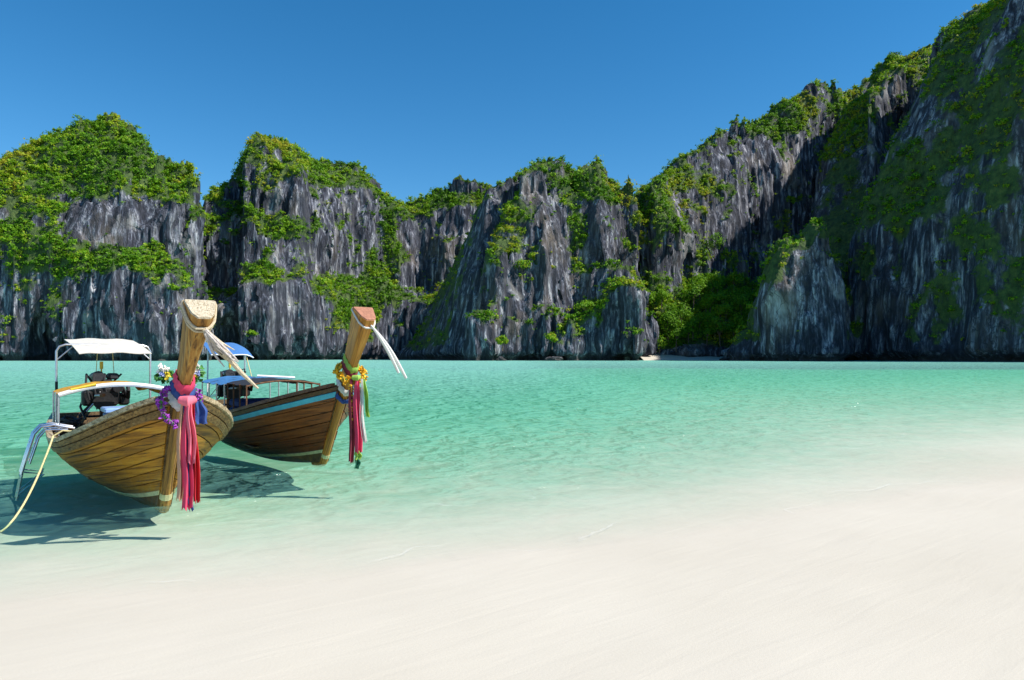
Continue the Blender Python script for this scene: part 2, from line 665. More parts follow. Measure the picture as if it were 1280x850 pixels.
def ridge_top(Rg, X, Y, fall):
    best = np.full(X.shape, 1e9); top = np.zeros(X.shape)
    for i in range(len(Rg) - 1):
        a, b = np.array(Rg[i]), np.array(Rg[i + 1])
        e = b[:2] - a[:2]
        t = np.clip(((X - a[0]) * e[0] + (Y - a[1]) * e[1]) / (e @ e), 0, 1)
        d = np.hypot(X - a[0] - t * e[0], Y - a[1] - t * e[1])
        m = d < best
        top = np.where(m, a[2] + t * (b[2] - a[2]), top)
        best = np.where(m, d, best)
    return top - fall * best


def surface_nets(V, org, h):
    nx, ny, nz = V.shape
    ins = V < 0
    cs = ins[:-1, :-1, :-1].astype(np.int8)
    tot = cs.copy()
    offs = [(0, 0, 0), (1, 0, 0), (0, 1, 0), (1, 1, 0), (0, 0, 1), (1, 0, 1), (0, 1, 1), (1, 1, 1)]
    for dx, dy, dz in offs[1:]:
        tot += ins[dx:nx - 1 + dx, dy:ny - 1 + dy, dz:nz - 1 + dz]
    mixed = (tot > 0) & (tot < 8)
    ii = np.argwhere(mixed)
    vid = np.full(mixed.shape, -1, np.int64)
    vid[mixed] = np.arange(len(ii))
    cv = np.stack([V[ii[:, 0] + a, ii[:, 1] + b, ii[:, 2] + c] for a, b, c in offs], 1)
    co = np.array(offs, float)
    edges = [(0, 1), (2, 3), (4, 5), (6, 7), (0, 2), (1, 3), (4, 6), (5, 7), (0, 4), (1, 5), (2, 6), (3, 7)]
    acc = np.zeros((len(ii), 3)); cnt = np.zeros(len(ii))
    for a, b in edges:
        va, vb = cv[:, a], cv[:, b]
        m = (va < 0) != (vb < 0)
        t = np.where(m, va / np.where(m, va - vb, 1), 0)
        acc += np.where(m[:, None], co[a] + t[:, None] * (co[b] - co[a]), 0)
        cnt += m
    verts = (ii + acc / cnt[:, None]) * h + np.array(org)
    quads = []
    for ax in range(3):
        sl0 = [slice(None)] * 3; sl1 = [slice(None)] * 3
        sl0[ax] = slice(0, -1); sl1[ax] = slice(1, None)
        a, b = ins[tuple(sl0)], ins[tuple(sl1)]
        e = np.argwhere(a != b)
        o1, o2 = (ax + 1) % 3, (ax + 2) % 3
        sh = np.array(mixed.shape)
        ok = (e[:, o1] > 0) & (e[:, o2] > 0) & (e[:, o1] < sh[o1]) & (e[:, o2] < sh[o2])
        e = e[ok]
        flip = a[tuple(e.T)]
        c = []
        for d1, d2 in ((-1, -1), (0, -1), (0, 0), (-1, 0)):
            q = e.copy(); q[:, o1] += d1; q[:, o2] += d2
            c.append(vid[tuple(q.T)])
        c = np.stack(c, 1)
        c[~flip] = c[~flip][:, ::-1]
        quads.append(c)
    return verts, np.vstack(quads)


TUFTS = []


def make_tuft(n, flat=.75, leaf=.30, seed=0):
    """unit-radius bush: many small leaf-like diamonds through a lumpy volume"""
    r_ = np.random.default_rng(seed)
    lobes = r_.normal(0, .38, (6, 3)); lobes[:, 2] = np.abs(lobes[:, 2]) * .9
    c = lobes[r_.integers(0, 6, n)] + r_.normal(0, .27, (n, 3))
    c[:, 2] *= flat
    nrm = c / (np.linalg.norm(c, axis=1, keepdims=True) + 1e-6) + r_.normal(0, .55, (n, 3)) + np.array([0, 0, .45])
    nrm /= np.linalg.norm(nrm, axis=1, keepdims=True)
    a = np.cross(nrm, r_.normal(0, 1, (n, 3))); a /= np.linalg.norm(a, axis=1, keepdims=True)
    b = np.cross(nrm, a)
    s = leaf * r_.uniform(.6, 1.35, (n, 1))
    droop = -nrm * s * .25
    V = np.stack([c + a * s * 1.25, c - a * s * .7 + b * s * .75 + droop, c - a * s * .6 - b * s * .75 + droop], 1)
    return V.astype(np.float32)          # n,3,3


def scatter_tufts(name, P, Nn, size, tint, label, tlist, seed=0):
    r_ = np.random.default_rng(seed)
    allv, allt = [], []
    kind = r_.integers(0, len(tlist), len(P))
    for k, T_ in enumerate(tlist):
        m = np.where(kind == k)[0]
        if not len(m): continue
        th = r_.uniform(0, 2 * np.pi, len(m))
        c, s = np.cos(th), np.sin(th)
        Vx = T_[None, :, :, 0] * c[:, None, None] - T_[None, :, :, 1] * s[:, None, None]
        Vy = T_[None, :, :, 0] * s[:, None, None] + T_[None, :, :, 1] * c[:, None, None]
        Vz = np.broadcast_to(T_[None, :, :, 2], Vx.shape)
        V = np.stack([Vx, Vy, Vz], -1) * size[m][:, None, None, None]
        V = V + P[m][:, None, None, :]
        allv.append(V.reshape(-1, 3))
        tt = np.repeat(tint[m], T_.shape[0] * 3) + np.repeat(r_.normal(0, .10, len(m) * T_.shape[0]), 3)
        allt.append(tt)
    V = np.vstack(allv); tt = np.clip(np.concatenate(allt), 0, 1)
    F_ = np.arange(len(V)).reshape(-1, 3)
    o = np_mesh(name, V, F_, M['leaf'], 3, False)
    vattr(o, 'tint', tt)
    tag(o, label, 'shrubs', kind='stuff')
    return o


TUFT_SET = [make_tuft(34, .75, .25, s) for s in range(6)]


def cliff(label, veg_label, comps, cell, seed, veg_bias=0.0, masks=(), flute=1.0, dens=.10, zmin=-3.6, tufts=(.55, 1.75), carve=(), thin=(), calm=()):
    allp = np.array([p for c in comps for p in c['foot']])
    pad = 7
    x0, x1 = allp[:, 0].min() - pad, allp[:, 0].max() + pad
    y0, y1 = allp[:, 1].min() - pad, allp[:, 1].max() + pad
    zt = max(max(r_[2] for r_ in c['ridge']) for c in comps) + 9
    gx = np.arange(x0, x1, cell); gy = np.arange(y0, y1, cell); gz = np.arange(zmin, zt, cell)
    X, Y = np.meshgrid(gx, gy, indexing='ij')
    # plan outline wobble so that buttresses and bays appear
    w2 = np.stack([X.ravel() * .07, Y.ravel() * .07, X.ravel() * 0], 1)
    wx = (3.2 * fbm(w2, seed + 40, 3)).reshape(X.shape)
    F = None
    for c in comps:
        sd2 = poly_sd(c['foot'], X, Y) + wx * c.get('wob', 1.0)
        top = ridge_top(c['ridge'], X, Y, c.get('fall', .1))
        topn = (2.5 * fbm(np.stack([X.ravel() * .12, Y.ravel() * .12, X.ravel() * 0], 1), seed + 50, 3)).reshape(X.shape)
        top = top + topn * c.get('topn', .6)
        tp = np.maximum(top, 3.0)
        pr = np.array(c['prof'])
        k = c['k'](X, Y) if 'k' in c else 1.0
        t = gz[None, None, :] / tp[:, :, None]
        S = np.interp(t.ravel(), pr[:, 0], pr[:, 1]).reshape(t.shape)
        if np.ndim(k): S = S * k[:, :, None]
        A = (sd2[:, :, None] + S).astype(np.float32)
        B = ((gz[None, None, :] - top[:, :, None]) * .75).astype(np.float32)
        kk = c.get('round', 5.0)
        hh = np.clip(.5 + .5 * (A - B) / kk, 0, 1)
        G = B * (1 - hh) + A * hh + kk * hh * (1 - hh)
        F = G if F is None else np.minimum(F, G)
    for (cx, cy, cz), (rx, ry, rz) in carve:      # sea caves and overhung recesses
        e = np.sqrt(((X - cx) / rx)[:, :, None] ** 2 + ((Y - cy) / ry)[:, :, None] ** 2 + ((gz - cz) / rz)[None, None, :] ** 2)
        F = np.maximum(F, ((1 - e) * min(rx, ry)).astype(np.float32))
    band = np.abs(F) < 9.0
    bi = np.argwhere(band)
    P = np.stack([gx[bi[:, 0]], gy[bi[:, 1]], gz[bi[:, 2]]], 1)
    big = 3.6 * fbm(P * np.array([.050, .050, .034]), seed, 2)
    Pw = P + 2.0 * np.stack([vnoise(P * .11, seed + 90), vnoise(P * .11, seed + 91), 0 * P[:, 0]], 1)
    f1 = vnoise(Pw * np.array([.22, .22, .028]), seed + 5)
    f1 = (1 - 2 * np.abs(f1)) * 2.2                    # sharp ribs
    f2 = (1 - 2 * np.abs(vnoise(Pw * np.array([.50, .50, .06]), seed + 6))) * 1.45
    f3 = vnoise(Pw * np.array([.95, .95, .30]), seed + 8) * .55
    st = vnoise(P * np.array([.03, .03, .16]), seed + 7) * 1.0   # bedding ledges
    notch = 2.6 * np.clip(1 - np.abs(P[:, 2] - .6) / 2.1, 0, 1)
    q = np.ones(len(P))
    for c, r_, s in calm:                 # smoother planar faces
        d = np.sqrt((((P - np.array(c)) / np.array(r_)) ** 2).sum(1))
        q = np.minimum(q, s + (1 - s) * np.clip((d - .8) / .3, 0, 1))
    F[band] += (q * (-big - (f1 + f2 + f3) * flute - st) + notch).astype(np.float32)
    V, Q = surface_nets(F, (x0, y0, zmin), cell)
    # smoothed normals for where plants can hold on
    def fn(V, Q):
        a = V[Q[:, 2]] - V[Q[:, 0]]; b = V[Q[:, 3]] - V[Q[:, 1]]
        return np.cross(a, b)
    n = fn(V, Q)
    vn = np.zeros_like(V)
    for k in range(4): np.add.at(vn, Q[:, k], n)
    for it in range(5):
        fnm = vn[Q].mean(1)
        fnm /= (np.linalg.norm(fnm, axis=1, keepdims=True) + 1e-9)
        vn = np.zeros_like(V)
        for k in range(4): np.add.at(vn, Q[:, k], fnm)
    vn /= (np.linalg.norm(vn, axis=1, keepdims=True) + 1e-9)
    pn = fbm(V * np.array([.07, .07, .06]), seed + 30, 3)
    pn2 = vnoise(V * np.array([.22, .22, .14]), seed + 33)
    veg = 1.45 * (vn[:, 2] - .42) + .46 * pn + .40 * pn2 + .45 + veg_bias
    for (c, r_, s) in masks:
        d = np.sqrt((((V - np.array(c)) / np.array(r_)) ** 2).sum(1))
        veg = veg + s * np.clip(1.25 - d, 0, 1)
    veg = np.where(V[:, 2] < 5 + 3 * pn, -1, veg)
    veg = np.clip(veg, 0, 1)
    o = np_mesh('cliff', V, Q, M['rock'], 4, False)
    vattr(o, 'veg', veg)
    tag(o, label, 'cliff', kind='structure')
    # plants
    fv = veg[Q].mean(1)
    area = np.linalg.norm(n, axis=1) * .5
    fc = V[Q].mean(1)
    fnn = vn[Q].mean(1)
    tocam = np.array([0, 0, 2.0]) - fc
    tocam /= np.linalg.norm(tocam, axis=1, keepdims=True)
    face = (fnn * tocam).sum(1)
    r0 = np.random.default_rng(seed + 9)
    pr = area * dens * 1.75 * np.clip((fv - .38) / .35, 0, 1) * (face > -.15)
    pr += area * .05 * np.clip((fv + .25 * r0.random(len(fv)) - .12) / .3, 0, 1) * (fc[:, 2] > 5) * (face > -.1)           # odd tufts in cracks
    for c, r_, s in thin:                 # fewer standing bushes, so the shaded faces catch less sun
        d = np.sqrt((((fc - np.array(c)) / np.array(r_)) ** 2).sum(1))
        pr = np.where(d < 1, pr * s, pr)
    r_ = np.random.default_rng(seed)
    sel = np.where(r_.random(len(pr)) < pr)[0]
    Pn = fc[sel]
    size = r_.uniform(tufts[0], tufts[1], len(sel)) * np.clip(.55 + .6 * fv[sel], .5, 1.1)
    tint = .63 + .30 * fbm(Pn * .06, seed + 60, 2) + .22 * vnoise(Pn * .3, seed + 61)
    scatter_tufts('shrub_cover', Pn + fnn[sel] * .3 * size[:, None], fnn[sel], size, tint, veg_label, TUFT_SET, seed)
    return o, V, Q, vn, veg


def FT(pts): return [W(*p) for p in pts]
def RG(pts): return [(*W(p, D), Z(y, D)) for p, y, D in pts]


# left dome
X_ = lambda px, D: W(px, D)[0]
ramp01 = lambda v: np.clip(v, 0, 1)
cliff('round headed limestone cliff crowned with dense jungle left of the bay', 'green jungle draped over the dome topped cliff',
      [dict(foot=FT([(-260, 218), (-100, 224), (0, 230), (60, 231), (110, 235), (170, 237), (225, 243), (246, 250), (254, 266), (248, 305), (100, 315), (-260, 315)]),
            ridge=RG([(-250, 235, 268), (-120, 240, 268), (-20, 222, 268), (0, 207, 268), (40, 182, 268), (85, 168, 268), (130, 159, 268), (175, 142, 268), (212, 148, 268), (236, 174, 266), (252, 215, 264)]),
            prof=[(0, 0), (.3, 1), (.55, 4), (.68, 8), (.8, 15), (1, 30)], fall=.42, round=8, topn=.15,
            k=lambda X, Y: 1 - .8 * ramp01((X - X_(190, 255)) / 12)),
       dict(foot=FT([(62, 228), (95, 224), (140, 223), (190, 223), (232, 227), (247, 238), (250, 262), (60, 262)]),
            ridge=RG([(50, 340, 240), (110, 322, 240), (170, 322, 240), (225, 335, 240), (246, 368, 242)]),
            prof=[(0, 0), (.6, 1.2), (1, 5)], fall=.45, round=4)],
      .76, 101, .30, dens=.20, carve=[((*W(58, 230), -2), (8, 10, 24))],
      masks=[((*W(140, 236), Z(326, 236)), (30, 16, 7), 1.0), ((*W(60, 240), Z(345, 240)), (8, 14, 14), .7),
             ((*W(120, 262), Z(185, 262)), (50, 34, 20), .8), ((*W(165, 244), Z(278, 244)), (18, 14, 10), -1.3),
             ((*W(10, 238), Z(390, 238)), (22, 14, 22), -.9), ((*W(150, 230), Z(400, 230)), (26, 14, 14), -1.2)])
# double-peaked cliffs behind
cliff('twin shouldered grey limestone cliffs with a jungle gully between them', 'jungle filling ledges and the gully of the twin cliffs',
      [dict(foot=FT([(226, 305), (238, 288), (256, 274), (300, 268), (345, 270), (385, 276), (420, 290), (450, 308), (490, 322), (520, 322), (550, 318), (600, 320), (650, 324), (700, 330), (720, 385), (500, 385), (226, 350)]),
            ridge=RG([(228, 345, 314), (244, 318, 314), (253, 285, 314), (266, 250, 315), (294, 238, 316), (303, 210, 318), (314, 192, 320), (340, 180, 320), (366, 182, 322), (385, 199, 325), (405, 207, 326), (430, 211, 328), (458, 216, 330), (482, 228, 334), (498, 243, 338), (510, 251, 342), (525, 249, 345), (548, 242, 345), (576, 239, 345), (602, 243, 345), (628, 253, 345), (660, 263, 345), (700, 283, 345)]),
            prof=[(0, 0), (.08, -2), (.36, 1.5), (.46, 9), (.62, 11), (.8, 14), (.92, 18), (1, 25)], fall=.36, round=4, topn=.4,
            k=lambda X, Y: .25 + .75 * ramp01((X - X_(250, 285)) / 12))],
      .85, 211, .02, dens=.18, carve=[((*W(282, 266), 0), (11, 11, 24)), ((*W(385, 272), 0), (13, 9, 13))],
      masks=[((*W(466, 312), Z(330, 312)), (17, 24, 34), .95), ((*W(435, 298), Z(385, 298)), (18, 18, 12), .95), ((*W(345, 284), Z(283, 284)), (19, 12, 6), 1.0),
             ((*W(335, 314), Z(176, 314)), (12, 18, 7), .7), ((*W(570, 335), Z(242, 335)), (28, 22, 7), .7), ((*W(400, 318), Z(220, 318)), (12, 20, 12), .6),
             ((*W(310, 272), Z(405, 272)), (20, 12, 14), -.7), ((*W(580, 322), Z(320, 322)), (26, 14, 18), -.3)])
# central headland with the shaded flank
cliff('central limestone headland with sunlit fluted face and dark sloping flank', 'green jungle on the crest and ledges of the central headland',
      [dict(foot=FT([(612, 300), (596, 262), (590, 248), (615, 241), (650, 244), (690, 240), (722, 248), (748, 243), (775, 244), (800, 250), (806, 264), (800, 305), (780, 335), (640, 345)]),
            ridge=RG([(640, 262, 302), (655, 240, 292), (672, 222, 284), (690, 212, 278), (702, 216, 274), (714, 224, 274), (740, 218, 274), (768, 218, 274), (786, 226, 274), (799, 244, 274), (808, 272, 278)]),
            prof=[(0, 0), (.06, -1.0), (.35, 3), (.6, 7), (.85, 13), (1, 20)], fall=.36, round=3.5, topn=.25,
            k=lambda X, Y: (1 - .75 * ramp01((X - X_(775, 258)) / 8))),
       dict(foot=FT([(484, 306), (540, 270), (588, 246), (640, 252), (720, 266), (720, 325), (560, 348)]),
            ridge=RG([(492, 442, 318), (560, 356, 308), (600, 302, 302), (632, 258, 296), (660, 228, 288), (690, 213, 280), (716, 222, 276)]),
            prof=[(0, 0), (.08, 0), (.5, 7), (1, 18)], fall=.34, round=3, wob=.4, topn=.2),
       dict(foot=[(W(602, 238)[0] + 3.6 * math.cos(a), 238 + 4 * math.sin(a)) for a in np.linspace(0, 6.28, 9)[:-1]],
            ridge=RG([(596, 402, 238), (608, 398, 239)]), prof=[(0, 0), (.5, .4), (1, 2.2)], fall=.5, round=2, wob=.3, topn=.4),
       dict(foot=[(W(791, 236)[0] + 3.8 * math.cos(a), 236 + 5 * math.sin(a)) for a in np.linspace(0, 6.28, 9)[:-1]],
            ridge=RG([(785, 376, 238), (798, 382, 239)]), prof=[(0, 0), (.5, .4), (1, 2.2)], fall=.5, round=2, wob=.3, topn=.4),
       dict(foot=FT([(705, 234), (745, 234), (775, 236), (780, 252), (700, 252)]),
            ridge=RG([(705, 410, 240), (740, 398, 240), (775, 385, 240)]), prof=[(0, 0), (.6, .8), (1, 3)], fall=.4, round=3, wob=.5, topn=.6)],
      .76, 307, .0, dens=.17, thin=[((*W(560, 288), 25), (36, 48, 52), .12)], calm=[((*W(552, 284), 28), (34, 48, 60), .25)],
      masks=[((*W(752, 268), Z(228, 268)), (20, 16, 9), 1.1), ((*W(735, 246), Z(392, 246)), (11, 12, 6), 1.0), ((*W(570, 290), Z(340, 290)), (34, 40, 46), .55),
             ((*W(722, 256), Z(320, 256)), (5, 12, 20), .7), ((*W(802, 268), Z(300, 268)), (8, 18, 28), .45), ((*W(655, 244), Z(330, 244)), (5, 10, 14), .5)])
# long ridge falling from the right, and the shaded wall in front of it
_, RIDGE_V, _, _, _ = cliff('long fluted limestone ridge climbing behind the jungle cove', 'jungle on the crest and lower slopes of the long ridge',
      [dict(foot=FT([(765, 300), (790, 284), (818, 272), (850, 276), (900, 292), (950, 310), (1000, 328), (1060, 344), (1130, 358), (1210, 380), (1215, 425), (1000, 400), (770, 385)]),
            ridge=RG([(775, 250, 304), (797, 240, 304), (806, 233, 304), (824, 225, 304), (850, 207, 306), (900, 182, 316), (925, 168, 322), (960, 138, 332), (1000, 114, 342), (1060, 93, 360), (1100, 84, 372), (1140, 72, 384), (1190, 58, 396)]),
            prof=[(0, 0), (.1, 1), (.35, 4), (.7, 8), (.88, 13), (1, 20)], fall=.42, round=3.5,
            k=lambda X, Y: .4 + .6 * ramp01((X - X_(815, 290)) / 12)),
       dict(foot=FT([(800, 264), (830, 262), (870, 262), (905, 262), (930, 262), (960, 262), (1010, 330), (960, 345), (800, 310)]),
            ridge=RG([(800, 385, 300), (850, 335, 300), (900, 320, 312), (950, 315, 325), (990, 330, 330)]),
            prof=[(0, 0), (.12, 1.5), (.5, 16), (1, 34)], fall=.2, round=3)],
      .88, 401, .10, dens=.17,
      masks=[((*W(880, 285), Z(385, 285)), (44, 30, 24), 1.1), ((*W(980, 340), Z(130, 340)), (80, 26, 16), .7), ((*W(818, 284), Z(270, 284)), (9, 20, 26), .7)])
cliff('towering shaded limestone wall dropping into the bay with an undercut foot', 'shaded jungle hanging on the towering right hand wall',
      [dict(foot=[*FT([(1085, 350), (1075, 310), (1058, 262), (1058, 240), (1120, 222), (1200, 202), (1280, 184), (1400, 165)]), (166, 155), (240, 155), (240, 350)],
            ridge=[*RG([(1050, 108, 350), (1085, 92, 345), (1110, 88, 335), (1140, 84, 322), (1168, 74, 304), (1200, 56, 278), (1228, 28, 258), (1262, -10, 240), (1330, -75, 224)]), (240, 170, 140)],
            prof=[(0, 0), (.04, -1.5), (.3, 2), (.5, 6), (.56, 10), (.8, 18), (1, 32)], fall=.78, round=6),
       dict(foot=FT([(945, 302), (955, 276), (985, 262), (1046, 256), (1130, 256), (1240, 275), (1230, 378), (1000, 378)]),
            ridge=RG([(952, 330, 314), (1000, 256, 318), (1060, 165, 326), (1090, 112, 334), (1112, 90, 334), (1140, 80, 326), (1168, 72, 310), (1200, 52, 284)]),
            prof=[(0, 0), (.1, 1), (.5, 9), (1, 22)], fall=.5, round=5, topn=.3),
       dict(foot=FT([(938, 240), (942, 222), (965, 214), (1010, 212), (1046, 214), (1054, 226), (1058, 250), (945, 262)]),
            ridge=RG([(944, 345, 232), (975, 305, 228), (1005, 286, 228), (1030, 280, 228), (1052, 284, 230)]),
            prof=[(0, 0), (.06, -1), (.6, 2.0), (1, 7)], fall=.25, round=4, wob=.7),
       dict(foot=[(W(932, 232)[0] + 5.5 * math.cos(a), 232 + 6 * math.sin(a)) for a in np.linspace(0, 6.28, 9)[:-1]],
            ridge=RG([(926, 415, 234), (942, 398, 236)]), prof=[(0, 0), (.5, .8), (1, 4)], fall=.5, round=3, wob=.3, topn=.4)],
      1.0, 503, .24, dens=.14, flute=.9, thin=[((*W(1200, 220), 50), (90, 110, 68), .40), ((*W(1030, 300), 40), (40, 50, 60), .25)],
      calm=[((*W(1180, 215), 50), (75, 90, 90), .55), ((*W(1020, 296), 45), (44, 50, 70), .35)],
      masks=[((*W(1020, 230), Z(285, 230)), (14, 12, 5), 1.1), ((*W(1210, 230), Z(270, 230)), (34, 46, 30), .5), ((*W(1110, 318), Z(120, 318)), (26, 26, 26), .8),
             ((*W(1110, 226), Z(390, 226)), (24, 16, 20), -.5), ((*W(1015, 214), Z(375, 214)), (16, 12, 17), -1.2)])


# ------------------------------------------------------------------ cove beach
mb = MB()
n = 40
bx = np.linspace(W(800, 258)[0], W(912, 258)[0], n)
rows = []
for j, (f, z) in enumerate([(0, -.6), (.25, .1), (.5, .8), (.75, 1.5), (1, 2.2), (1.3, 2.6)]):
    rows.append([(x, 249 + 1.2 * math.sin(x * .12) + f * 14 + 3 * ((i / n) ** 2), z * (1 - .35 * (i / n)) + .06 * math.sin(x * 1.3 + j)) for i, x in enumerate(bx)])
mb.sheet(rows, .3)
o = mb.build('cove_beach', M['sand'], smooth=True)
tag(o, 'small strip of white sand below the jungle cove', 'beach', kind='structure')

# ------------------------------------------------------------------ boulders and jungle trees at the far shore
def boulder(px, D, r_, seed, label, z0=.2):
    g = np.random.default_rng(seed)
    import bmesh
    bm = bmesh.new()
    bmesh.ops.create_icosphere(bm, subdivisions=3, radius=1)
    co = np.array([v.co[:] for v in bm.verts])
    d = 1 + .32 * fbm(co * 1.3, seed, 3)
    co = co * d[:, None] * np.array(r_)
    for v, c in zip(bm.verts, co): v.co = c
    me = bpy.data.meshes.new('boulder'); bm.to_mesh(me); bm.free()
    me.materials.append(M['rock'])
    o = bpy.data.objects.new('boulder', me); C.objects.link(o)
    o.location = (*W(px, D), z0); o.rotation_euler = (0, 0, g.uniform(0, 6))
    tag(o, label, 'rock')


boulder(626, 231, (2.3, 1.8, 1.1), 5, 'low brown boulder beside the white buttress at the waterline')
boulder(694, 230, (3.0, 1.9, 1.3), 6, 'flat pale boulder at the foot of the fluted headland')
boulder(909, 246, (2.6, 1.9, 1.0), 9, 'dark wet boulder at the end of the cove beach')


def tree_proto(name, seed, hgt, rad, nleaf=520):
    """trunk with limbs and a crown of leaf clumps around the limb ends"""
    g = np.random.default_rng(seed)
    root = empty(name, (0, 0, 0))
    mb = MB()
    th = hgt * .45
    mb.tube([(0, 0, -.8), (.1, .05, th * .5), (.2, 0, th)], [.26, .2, .15], 7)
    ends = []
    for k in range(7):
        a = k / 7 * 6.283 + g.uniform(-.3, .3)
        rr = rad * g.uniform(.35, .85)
        e = Vector((rr * math.cos(a), rr * math.sin(a), hgt * g.uniform(.55, .92)))
        s = Vector((.2, 0, th * g.uniform(.7, 1)))
        mid = s.lerp(e, .5) + Vector((0, 0, hgt * .05))
        mb.tube([s, mid, e], [.11, .08, .03], 5)
        ends.append(e)
    ends.append(Vector((0, 0, hgt * .93)))
    mb.build('trunk', M['trunk'], root, smooth=True)
    E = np.array([e[:] for e in ends])
    c = E[g.integers(0, len(E), nleaf)] + g.normal(0, 1, (nleaf, 3)) * np.array([rad * .24, rad * .24, hgt * .085])
    cen = np.array([0, 0, hgt * .62])
    nrm = (c - cen); nrm /= np.linalg.norm(nrm, axis=1, keepdims=True)
    nrm = nrm + g.normal(0, .5, c.shape) + np.array([0, 0, .4]); nrm /= np.linalg.norm(nrm, axis=1, keepdims=True)
    a = np.cross(nrm, g.normal(0, 1, c.shape)); a /= np.linalg.norm(a, axis=1, keepdims=True)
    b = np.cross(nrm, a)
    s = .42 * g.uniform(.6, 1.4, (nleaf, 1))
    dr = -nrm * s * .25
    V = np.stack([c + a * s, c + b * s * .6 + dr, c - a * s, c - b * s * .6 + dr], 1).reshape(-1, 3)
    return root, V


def make_tree(name, seed, hgt, rad, base, nleaf=520):
    root, V = tree_proto(name, seed, hgt, rad, nleaf)
    g = np.random.default_rng(seed + 1)
    o = np_mesh('crown', V, np.arange(len(V)).reshape(-1, 4), M['leaf'], 4, False, root)
    vattr(o, 'tint', np.clip(np.repeat(base + g.normal(0, .11, len(V) // 4), 4), 0, 1))
    return root


def copy_tree(o, parent=None):
    c = o.copy(); C.objects.link(c); c.parent = parent
    for ch in o.children: copy_tree(ch, c)
    return c


def cliff_height(V, x, y):
    d = np.hypot(V[:, 0] - x, V[:, 1] - y)
    m = d < 1.6
    return float(V[m, 2].max()) if m.any() else None


g = np.random.default_rng(21)
protos = [make_tree('jungle_tree', 31, 8.5, 3.6, .58), make_tree('jungle_tree', 32, 10.5, 3.9, .46), make_tree('jungle_tree', 33, 7.0, 3.8, .70)]
labels = ['bright green rounded jungle tree in the cove below the long ridge', 'tall darker green jungle tree in the cove below the long ridge',
          'low yellow green spreading tree in the cove below the long ridge']
used = [False] * 3
spots = []
for row, (D, n) in enumerate([(264, 12), (270, 11), (277, 11), (285, 10), (294, 9), (303, 8)]):
    for k in range(n):
        px = 806 + (136 if row < 2 else 146) * (k + .5 + g.uniform(-.35, .35)) / n
        spots.append((px, D + g.uniform(-2, 2)))
for i, (px, D) in enumerate(spots):
    x, y = W(px, D)
    z = cliff_height(RIDGE_V, x, y)
    if z is None or z > 45: z = 1.5
    k = int(g.integers(0, 3))
    o = protos[k] if not used[k] else copy_tree(protos[k])
    used[k] = True
    o.location = (x, y, z - .3)
    o.rotation_euler = (0, 0, g.uniform(0, 6.28))
    s = g.uniform(.75, 1.15)
    o.scale = (s, s, s * g.uniform(.85, 1.1))
    tag(o, labels[k], 'tree', 'jungle trees crowding the cove')

# a few trees that stand out on the cliffs
for (px, py, D, seed, hgt, rad, base, lab) in [
        (733, 400, 241, 41, 7, 5.2, .60, 'broad bright green tree on the low ledge of the central headland'),
        (652, 345, 246, 42, 6, 3.4, .66, 'yellow green tree on the spur of the shaded flank'),
        (690, 432, 232, 43, 4.5, 2.2, .72, 'small yellow tree above the flat boulder'),
        (628, 434, 233, 44, 4.0, 2.0, .70, 'small tree beside the white buttress')]:
    t = make_tree('cliff_tree', seed, hgt, rad, base, 420)
    t.location = (*W(px, D), Z(py, D) - .5)
    tag(t, lab, 'tree')


# ------------------------------------------------------------------ boat materials
M['plank_old'] = wood('weathered teak', (.095, .032, .002), (.43, .175, .008), (.62, .30, .025), 1.0, .62, .30, 9, True)
M['rail_old'] = wood('weathered rail', (.06, .030, .008), (.21, .11, .03), (.36, .22, .08), 1.2, .65, .4)
M['cap_old'] = wood('bleached cap rail', (.14, .09, .04), (.40, .31, .18), (.58, .48, .32), 1.2, .65, .35)
M['prow_old'] = wood('grey prow timber', (.08, .032, .006), (.37, .175, .030), (.53, .32, .09), 1.0, .7, .45, 55)
M['endgrain'] = wood('bleached end grain', (.30, .24, .15), (.52, .44, .31), (.66, .60, .47), 2.0, .8, .25)
M['plank_red'] = wood('oiled dark teak', (.065, .014, .003), (.25, .060, .009), (.36, .105, .018), 1.0, .45, .3, 9, True)
M['prow_red'] = wood('varnished prow', (.18, .062, .008), (.46, .18, .022), (.58, .28, .05), 1.0, .4, .3, 55)
M['rail_red'] = wood('dark rail', (.05, .022, .010), (.12, .05, .022), (.20, .09, .04), 1.2, .5, .4)
M['endred'] = plain('red end grain', (.34, .15, .09), .8, 0, .3, 30, .2)
M['stripe_y'] = plain('old cream paint', (.62, .57, .30), .6, 0, .25, 10, .15)
M['stripe_b'] = plain('blue paint', (.08, .42, .60), .45, 0, .15, 9, .1)
M['tar'] = plain('dark hull bottom', (.13, .075, .028), .7, 0, .4, 7, .3)
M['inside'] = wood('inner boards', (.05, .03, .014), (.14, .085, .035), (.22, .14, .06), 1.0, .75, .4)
M['steel'] = plain('galvanised tube', (.55, .56, .58), .35, .8, .15, 20, .05)
M['chrome'] = plain('stainless tube', (.68, .69, .72), .22, .95, .1, 20, .03)
M['whitepipe'] = plain('white plastic pipe', (.74, .73, .70), .45, 0, .1, 20, .05)
M['black'] = plain('greasy iron', (.022, .021, .022), .5, .4, .5, 14, .4)
M['rubber'] = plain('black rubber', (.02, .02, .022), .75, 0, .3, 14, .2)
M['rust'] = plain('rusty iron', (.16, .075, .035), .8, .2, .5, 18, .4)
M['yellowp'] = plain('yellow plastic', (.70, .47, .03), .5, 0, .2, 20, .05)
M['greenp'] = plain('green plastic', (.10, .35, .12), .5, 0, .2, 20, .05)
M['bluebox'] = plain('blue plastic', (.045, .13, .42), .4, 0, .15, 12, .05)
M['bluelid'] = plain('pale blue plastic', (.25, .40, .68), .4, 0, .1, 12, .05)
M['navy'] = cloth('navy vinyl', (.020, .035, .16), .3, .05)
